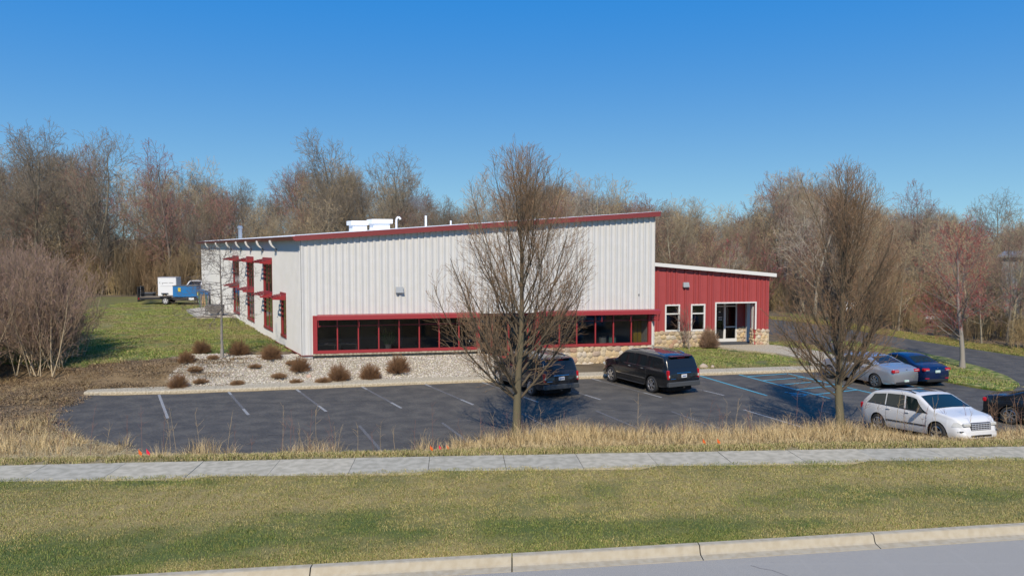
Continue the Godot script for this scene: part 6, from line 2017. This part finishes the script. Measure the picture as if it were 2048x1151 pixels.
	for k in 6:
		var a0 := 2.2 + 0.4 * k
		bar(st, Vector3(0.5 + 0.12 * cos(a0), 2.02 + 0.1 * sin(a0), 1.005), Vector3(-sin(a0), cos(a0), 0) * 0.08, Vector3(cos(a0), sin(a0), 0) * 0.03, Vector3(0, 0, 0.02))
		bar(st, Vector3(0.66 + 0.12 * cos(a0 + PI), 1.95 + 0.1 * sin(a0 + PI), 1.005), Vector3(-sin(a0 + PI), cos(a0 + PI), 0) * 0.08, Vector3(cos(a0 + PI), sin(a0 + PI), 0) * 0.03, Vector3(0, 0, 0.02))
	put("swoosh_mark", done(st), black, bt, true)
	st = mb()
	for k in 2: box(st, Vector3(1.15 + 0.75 * k, 2.02, 1.004), Vector3(0.6, 0.07, 0.012))
	box(st, Vector3(1.2, 1.62, 1.004), Vector3(1.5, 0.03, 0.012))
	put("lettering", done(st), mat("trim_grey", Color.GRAY), bt, true)
	for sg in [1.0, -1.0]: make_wheel(bt, Vector3(1.05, 0.36, sg * 1.02), 0.36, 0.2, sg, 5, rimt)
	st = mb()
	for sg in [1.0, -1.0]: soft_box(st, Vector3(1.05, 0.78, sg * 1.04), Vector3(0.95, 0.07, 0.28), 0.02)
	soft_box(st, Vector3(-0.5, 0.5, 0), Vector3(1.3, 0.1, 0.12), 0.02)
	put("drawbar", done(st), black, bt, true)
	# small black cargo on the trailer's far side
	var tb := thing("tool_chest", "black chest standing between the two trailers", "box", Vector3(-38.9, g.call(-38.4, 84.0), -84.0))
	st = mb()
	soft_box(st, Vector3(0.5, 0.55, 0), Vector3(1.2, 0.7, 0.7), 0.04)
	put("chest_body", done(st), black, tb, true)
	st = mb()
	soft_box(st, Vector3(0.5, 0.93, 0), Vector3(1.26, 0.08, 0.76), 0.03)
	put("chest_lid", done(st), dark, tb, true)
	var mp := thing("marker_post", "thin white post left of the box trailer", "post", Vector3(-40.4, g.call(-40.4, 86.5), -86.5))
	st = mb()
	tube(st, Vector3.ZERO, Vector3(0, 1.5, 0), 0.05, 0.05, 8)
	put("shaft", done(st), white, mp, true)
	st = mb()
	tube(st, Vector3(0, 1.5, 0), Vector3(0, 1.56, 0), 0.06, 0.03, 8)
	put("post_cap", done(st), dark, mp, true)
	# white pick-up facing the camera
	var pk := suv_spec(["pickup_white", lin(0.7, 0.71, 0.73), 0.3, 0.0])
	pk.top = [[0.0, 0.95], [0.05, 1.08], [2.0, 1.1], [2.05, 1.12], [2.25, 1.72], [2.5, 1.84], [3.5, 1.86], [3.75, 1.8], [4.35, 1.3], [4.6, 1.26], [5.4, 1.18], [5.6, 1.08], [5.66, 0.85], [5.7, 0.6]]
	pk.windows = [[2.35, 2.4, 3.1, 3.1], [3.18, 3.15, 4.1, 3.75]]
	pk.glass_top = [[4.28, 3.8, 0.76, 0.66, "windshield"]]
	pk.seams = [2.2, 3.15, 4.1]; pk.handles = [2.5, 3.35]; pk.mirror = 4.1; pk.rails = false
	pk.window_trim = [2.3, 4.2]
	pk.bars = pk.bars.slice(7, 9) + [["hood_badge", 5.6, 0.95, 0, 0.1, 0.06, 0.7, "black"], ["bumper", 5.66, 0.62, 0, 0.1, 0.14, 1.7, "chrome"]]
	make_car("white_pickup", "white pick-up truck half hidden behind the far corner of the building", "truck", pk, Vector3(-36.0, g.call(-36.0, 91.5), -95.0), -PI / 2 - deg_to_rad(4.0))
	# bins at the far end of the left wall
	var hp := thing("hopper_bin", "grey tapered hopper bin by the far end of the left wall", "bin", W(CORNER + SIDE * 25.5 + OUTS * 1.5, 1.3), "", deg_to_rad(10.0))
	hp.scale = Vector3.ONE * 0.72
	st = mb()
	soft_box(st, Vector3(0, 1.15, 0), Vector3(1.9, 0.35, 1.2), 0.03)
	hexa(st, [Vector3(-0.3, 0.3, 0.55), Vector3(0.3, 0.3, 0.55), Vector3(0.3, 0.3, -0.55), Vector3(-0.3, 0.3, -0.55), Vector3(-0.92, 1.0, 0.58), Vector3(0.92, 1.0, 0.58), Vector3(0.92, 1.0, -0.58), Vector3(-0.92, 1.0, -0.58)])
	put("hopper", done(st), mat("hopper_grey", lin(0.16, 0.15, 0.14), 0.7), hp, true)
	for k in 4:
		st = mb()
		box(st, Vector3([-0.85, 0.85, 0.85, -0.85][k], 0.55, [0.5, 0.5, -0.5, -0.5][k]), Vector3(0.09, 1.0, 0.09))
		put("leg", done(st), dark, hp, true)
	st = mb()
	soft_box(st, Vector3(0, 0.04, 0), Vector3(2.2, 0.16, 1.6), 0.03)
	put("pad", done(st), mat("pad_blue", lin(0.3, 0.38, 0.46), 0.8), hp, true)
	st = mb()
	box(st, Vector3(0, 0.82, 0.545), Vector3(0.3, 0.22, 0.05))
	put("label", done(st), mat("label_tan", lin(0.55, 0.45, 0.3), 0.7), hp, true)
	for k in 2:
		var bp := W(CORNER + SIDE * (34.0 + 1.6 * k) + OUTS * (1.35 + 0.3 * k), 1.35)
		var bo := thing("leaning_boards", ["tan board and green post leaning by the hopper bin", "weathered board stack left of the hopper bin"][k], "boards", bp)
		for i in 3:
			st = mb()
			bar(st, Vector3(0.16 * i, 0.7, 0), Vector3(0.14, 0, 0), Vector3(0.1 * i - 0.1, 1.4 - 0.2 * i, 0.1), Vector3(0, 0, 0.05))
			put("board", done(st), [mat("board_tan", lin(0.4, 0.27, 0.14), 0.9), mat("board_green", lin(0.1, 0.16, 0.1), 0.8), mat("board_grey", lin(0.22, 0.2, 0.18), 0.9)][(i + k) % 3], bo, true)
	# gravel pad in front of them
	st = mb()
	slab(st, PackedVector2Array([CORNER + SIDE * 24 + OUTS * 0.1, CORNER + SIDE * 25 + OUTS * 2.9, CORNER + SIDE * 33 + OUTS * 3.0, CORNER + SIDE * 37 + OUTS * 0.1]), 1.2, 1.42)
	struct("gravel_pad", done(st), surface("pad_gravel", lin(0.58, 0.53, 0.44), 0.95, noise_tex(0.3, Color(0.75, 0.75, 0.75), Color(1, 1, 1), 51, 3, 256), 0.8), "pale gravel pad at the far end of the left wall")

func build_far_right() -> void:
	var white := mat("trailer_white", Color.WHITE)
	var gx := ground_at(36.5, 70.0)
	# white flat truck behind the brush
	var ft := suv_spec(["pickup_white", Color.WHITE, 0.3, 0.0])
	ft.rails = false
	make_car("white_van", "white car half hidden in the brush behind the dense street tree", "car", ft, Vector3(38.6, ground_at(36.5, 80.0), -80.0), deg_to_rad(184.0))
	var tr := thing("rail_trailer", "white low trailer with side rails in the brush by the drive", "trailer", Vector3(35.2, ground_at(36.0, 69.5), -69.5), "", deg_to_rad(-8.0))
	tr.scale = Vector3.ONE * 0.8
	var st := mb()
	soft_box(st, Vector3(2.3, 0.72, 0), Vector3(4.6, 0.2, 1.9), 0.03)
	put("bed", done(st), white, tr, true)
	for k in 6:
		st = mb()
		tube(st, Vector3(0.1 + 0.88 * k, 0.8, 0.9), Vector3(0.1 + 0.88 * k, 1.2, 0.9), 0.035, 0.035, 6)
		put("rail_post", done(st), white, tr, true)
	st = mb()
	tube(st, Vector3(0.05, 1.2, 0.9), Vector3(4.55, 1.2, 0.9), 0.04, 0.04, 6)
	put("top_rail", done(st), white, tr, true)
	for sg in [1.0, -1.0]: make_wheel(tr, Vector3(2.3, 0.34, sg * 0.98), 0.34, 0.2, sg, 5, mat("rim_white", Color.WHITE))
	# grey building behind the trees at the right edge
	var gb := thing("grey_barn", "tall grey board sided building behind the trees at the right edge", "building", Vector3(40.6, ground_at(43.0, 64.0), -66.0), "", deg_to_rad(-36.0))
	var grey := surface("barn_grey", lin(0.27, 0.275, 0.29), 0.85, noise_tex(0.05, Color(0.75, 0.75, 0.75), Color(1, 1, 1), 61, 4, 256), 1.2)
	var face := Node3D.new()
	face.name = "board_wall"
	gb.add_child(face)
	for k in 17:
		st = mb()
		box(st, Vector3(0.17 + 0.34 * k, 2.55, -0.1 + 0.012 * (k % 2)), Vector3(0.325, 5.1, 0.12))
		put("siding_board", done(st), grey, face, true)
	st = mb()
	box(st, Vector3(0.06, 2.5, -3.2), Vector3(0.12, 5.0, 6.0))
	box(st, Vector3(5.72, 2.5, -3.2), Vector3(0.12, 5.0, 6.0))
	box(st, Vector3(2.9, 2.5, -6.2), Vector3(5.6, 5.0, 0.12))
	put("side_wall", done(st), grey, gb, true)
	st = mb()
	hexa(st, [Vector3(-0.3, 5.1, 0.3), Vector3(6.1, 5.1, 0.3), Vector3(6.1, 5.1, -6.5), Vector3(-0.3, 5.1, -6.5), Vector3(-0.3, 5.25, 0.3), Vector3(6.1, 5.25, 0.3), Vector3(6.1, 5.6, -6.5), Vector3(-0.3, 5.6, -6.5)])
	put("roof", done(st), mat("barn_roof", lin(0.2, 0.2, 0.21), 0.7), gb, true)
	# yellow hydrant by the woods
	var hy := thing("hydrant", "small yellow hydrant at the edge of the woods by the drive", "hydrant", Vector3(36.6, ground_at(36.6, 59.3), -59.3))
	hy.scale = Vector3.ONE * 0.6
	var yel := mat("hydrant_yellow", lin(0.6, 0.4, 0.03), 0.5)
	st = mb()
	tube(st, Vector3.ZERO, Vector3(0, 0.62, 0), 0.12, 0.11, 10)
	tube(st, Vector3(0, 0.02, 0), Vector3(0, 0.08, 0), 0.18, 0.18, 10)
	put("barrel", done(st), yel, hy, true)
	st = mb()
	tube(st, Vector3(0, 0.62, 0), Vector3(0, 0.78, 0), 0.15, 0.05, 10)
	put("bonnet", done(st), yel, hy, true)
	st = mb()
	tube(st, Vector3(-0.2, 0.46, 0), Vector3(0.2, 0.46, 0), 0.06, 0.06, 8)
	put("outlet", done(st), yel, hy, true)

func build_small() -> void:
	# utility flags
	var orange := mat("flag_orange", lin(0.75, 0.14, 0.02), 0.7)
	var red := mat("flag_red", lin(0.75, 0.015, 0.06), 0.7)
	var fl := [[-11.1, 23.35, 0, "orange utility flag left of the pink red flag"], [-10.75, 23.1, 1, "pink red utility flag at the left of the bank"], [-2.5, 23.9, 0, "orange flag leftmost of the three in the middle of the bank"], [-2.25, 24.1, 1, "red flag in the middle of three on the bank"], [-2.0, 23.9, 0, "thin orange flag rightmost of the three in the middle"], [5.9, 24.4, 0, "orange flag left of its pair near the dense tree shadow"], [6.35, 24.4, 0, "orange flag right of its pair near the dense tree shadow"]]
	for f in fl:
		var o := thing("utility_flag", f[3], "flag", Vector3(f[0], ground_at(f[0], f[1]), -f[1]), "utility flags on the bank")
		var st := mb()
		tube(st, Vector3(0, -0.05, 0), Vector3(0.02, 0.45, 0), 0.004, 0.004, 5)
		put("wire", done(st), mat("wire", lin(0.2, 0.2, 0.2), 0.5), o, true)
		st = mb()
		var big := 0.72 if f[0] < -10 else 0.6
		for k in 3:
			hexa(st, [Vector3(0.02 + 0.05 * k, 0.24 - 0.05 * k, 0.012 + 0.02 * (k % 2)), Vector3(0.02 + 0.05 * (k + 1), 0.24 - 0.05 * (k + 1), 0.012 + 0.02 * ((k + 1) % 2)), Vector3(0.02 + 0.05 * (k + 1), 0.24 - 0.05 * (k + 1), 0.004 + 0.02 * ((k + 1) % 2)), Vector3(0.02 + 0.05 * k, 0.24 - 0.05 * k, 0.004 + 0.02 * (k % 2)), Vector3(0.02 + 0.05 * k, 0.44 - 0.06 * k, 0.012 + 0.02 * (k % 2)), Vector3(0.02 + 0.05 * (k + 1), 0.44 - 0.06 * (k + 1), 0.012 + 0.02 * ((k + 1) % 2)), Vector3(0.02 + 0.05 * (k + 1), 0.44 - 0.06 * (k + 1), 0.004 + 0.02 * ((k + 1) % 2)), Vector3(0.02 + 0.05 * k, 0.44 - 0.06 * k, 0.004 + 0.02 * (k % 2))])
		put("cloth", done(st), orange if f[2] == 0 else red, o, true)
		o.scale = Vector3.ONE * big
	# litter on the bank
	var lt := thing("crumpled_bag", "crumpled white bag lying in the bank grass", "litter", Vector3(-4.25, ground_at(-4.25, 23.55), -23.55))
	var st := smooth()
	var r := RandomNumberGenerator.new()
	r.seed = 4
	var pts := []
	for j in 4:
		var row := []
		for i in 7:
			var a := TAU * i / 6.0
			var rr: float = [0.12, 0.16, 0.11, 0.02][j] * (1.0 if i % 6 == 0 else r.randf_range(0.7, 1.3))
			row.append(Vector3(cos(a) * rr, [0.0, 0.07, 0.17, 0.2][j], sin(a) * rr))
		row[6] = row[0]
		pts.append(row)
	for j in 3:
		for i in 6: quad(st, pts[j][i + 1], pts[j + 1][i + 1], pts[j + 1][i], pts[j][i])
	put("bag", done(st), mat("bag_white", lin(0.5, 0.5, 0.52), 0.6), lt, true)
	lt.scale = Vector3.ONE * 0.62
	# inside the long window
	var pl := thing("potted_plant", "green potted plant standing inside the long window", "plant", BF(4.75, 1.1, -0.75))
	st = mb()
	tube(st, Vector3.ZERO, Vector3(0, 0.4, 0), 0.14, 0.2, 10)
	put("pot", done(st), mat("pot", lin(0.3, 0.3, 0.3), 0.6), pl, true)
	var w := Wood.new()
	w.r.seed = 3
	var leafy := blade_mesh(150, 90, 0.55, 0.3, 1.1, 0.09, 0.9, [Color(0.06, 0.22, 0.05), Color(0.1, 0.3, 0.07)], true)
	var lf := put("leaves", leafy, mat("plant_leaf", Color.WHITE, 0.6), pl, true)
	mats["plant_leaf"].vertex_color_use_as_albedo = true
	lf.position = Vector3(0, 0.4, 0)
	for k in 2:
		var dk := thing("desk", ["office desk inside the left end of the long window", "office desk with papers inside the second window pane"][k], "desk", BF([1.3, 2.5][k], 1.1, -1.4), "desks inside the long window")
		st = mb()
		bar(st, Vector3(0, 0.4, 0), W(FRONT) * 1.0, Vector3(0, 0.05, 0), W(OUTF) * 0.7)
		put("desk_top", done(st), mat("desk_top", lin(0.2, 0.2, 0.2), 0.5), dk, true)
		for s in [-0.45, 0.45]:
			st = mb()
			bar(st, W(FRONT) * s + Vector3(0, 0.19, 0), W(FRONT) * 0.05, Vector3(0, 0.38, 0), W(OUTF) * 0.6)
			put("leg", done(st), mat("slate", Color.BLACK), dk, true)
		st = mb()
		for i in 3: bar(st, W(FRONT) * (-0.3 + 0.28 * i) + W(OUTF) * 0.1 + Vector3(0, 0.435, 0), W(FRONT) * 0.2, Vector3(0, 0.02 + 0.03 * (i % 2), 0), W(OUTF) * 0.25)
		put("papers", done(st), mat("bag_white", Color.WHITE), dk, true)
	for k in 2:
		var bn := thing("waste_bin", ["grey waste bin inside the right window band", "teal waste bin beside the grey one inside the right window band"][k], "bin", BF(17.6 + 0.62 * k, 0.42, -0.9))
		st = mb()
		tube(st, Vector3.ZERO, Vector3(0, 1.15, 0), 0.18, 0.23, 12)
		put("tub", done(st), mat(["bin_grey", "bin_teal"][k], [lin(0.4, 0.42, 0.42), lin(0.25, 0.5, 0.42)][k], 0.6), bn, true)
		st = mb()
		tube(st, Vector3(0, 1.15, 0), Vector3(0, 1.2, 0), 0.25, 0.25, 12)
		put("rim", done(st), mat("slate", Color.BLACK), bn, true)
	for k in 2:
		var yp := thing("yellow_cabinet", ["ochre cabinet inside the right end of the right window band", "ochre cabinet inside the left end of the right window band"][k], "cabinet", BF([19.75, 13.75][k], 0.42, -0.9))
		st = mb()
		bar(st, Vector3(0, 1.1, 0), W(FRONT) * 0.5, Vector3(0, 2.2, 0), W(OUTF) * 0.4)
		put("case", done(st), mat("ochre", lin(0.5, 0.36, 0.02), 0.6), yp, true)
		st = mb()
		bar(st, Vector3(0, 1.1, 0) + W(OUTF) * 0.21, W(FRONT) * 0.02, Vector3(0, 2.0, 0), W(OUTF) * 0.02)
		put("door_gap", done(st), mat("slate", Color.BLACK), yp, true)
	# steam from the plastic vent
	var steam := thing("steam", "thin steam drifting from the white vent pipe", "steam", W(CORNER + FRONT * 11.9 + SIDE * 14.0, roof_y(11.9) + 0.9))
	steam.set_meta("kind", "stuff")
	var fm := FogMaterial.new()
	fm.albedo = Color(0.95, 0.96, 1.0)
	fm.density = 0.1
	for k in 4:
		var f := FogVolume.new()
		f.name = "wisp"
		f.shape = RenderingServer.FOG_VOLUME_SHAPE_ELLIPSOID
		f.size = Vector3(0.5 + 0.28 * k, 0.4 + 0.16 * k, 0.5 + 0.2 * k)
		f.position = Vector3(-0.05 - 0.22 * k, 0.15 + 0.3 * k, 0)
		f.material = fm
		steam.add_child(f, true)

func _ready() -> void:
	rng.seed = 20240411
	soil.seed = 17
	soil.frequency = 0.16
	soil.fractal_octaves = 3
	# camera: a drone seven metres above the lot, tipped down a little
	var cam := Camera3D.new()
	cam.name = "camera"
	add_child(cam)
	cam.position = Vector3(0, 7.0, 0)
	cam.rotation.x = -atan(81.5 / 1593.0)
	cam.fov = rad_to_deg(2.0 * atan(575.5 / 1593.0))
	cam.near = 0.1
	cam.far = 2000.0
	cam.current = true
	# sky, sun, exposure
	var sky := ProceduralSkyMaterial.new()
	sky.sky_top_color = Color(0.0, 0.215, 0.69).linear_to_srgb()
	sky.sky_horizon_color = Color(0.43, 0.74, 0.83).linear_to_srgb()
	sky.sky_curve = 0.085
	sky.ground_bottom_color = Color(0.16, 0.14, 0.09).linear_to_srgb()
	sky.ground_horizon_color = Color(0.3, 0.34, 0.36).linear_to_srgb()
	sky.sun_angle_max = 1.0
	var env := Environment.new()
	env.background_mode = Environment.BG_SKY
	env.sky = Sky.new()
	env.sky.sky_material = sky
	env.tonemap_mode = Environment.TONE_MAPPER_LINEAR
	env.tonemap_exposure = 1.0
	env.sdfgi_enabled = true
	env.ssao_enabled = true
	env.ssil_enabled = true
	env.volumetric_fog_enabled = true
	env.volumetric_fog_density = 0.0
	var we := WorldEnvironment.new()
	we.name = "environment"
	we.environment = env
	add_child(we)
	var sun := DirectionalLight3D.new()
	sun.name = "sun"
	add_child(sun)
	sun.light_energy = 1.5
	sun.light_color = Color(1.0, 0.95, 0.87)
	sun.light_angular_distance = 0.5
	sun.shadow_enabled = true
	# it stands behind the camera, a little to the left, 42 degrees high
	var az := deg_to_rad(6.0); var el := deg_to_rad(42.0)
	sun.look_at_from_position(Vector3.ZERO, Vector3(sin(az) * cos(el), -sin(el), -cos(az) * cos(el)))
	build_ground()
	build_paving()
	build_island()
	build_markings()
	build_building()
	build_cars()
	build_yard()
	build_far_right()
	build_plants()
	build_woods()
	build_grass()
	build_gravel()
	build_small()
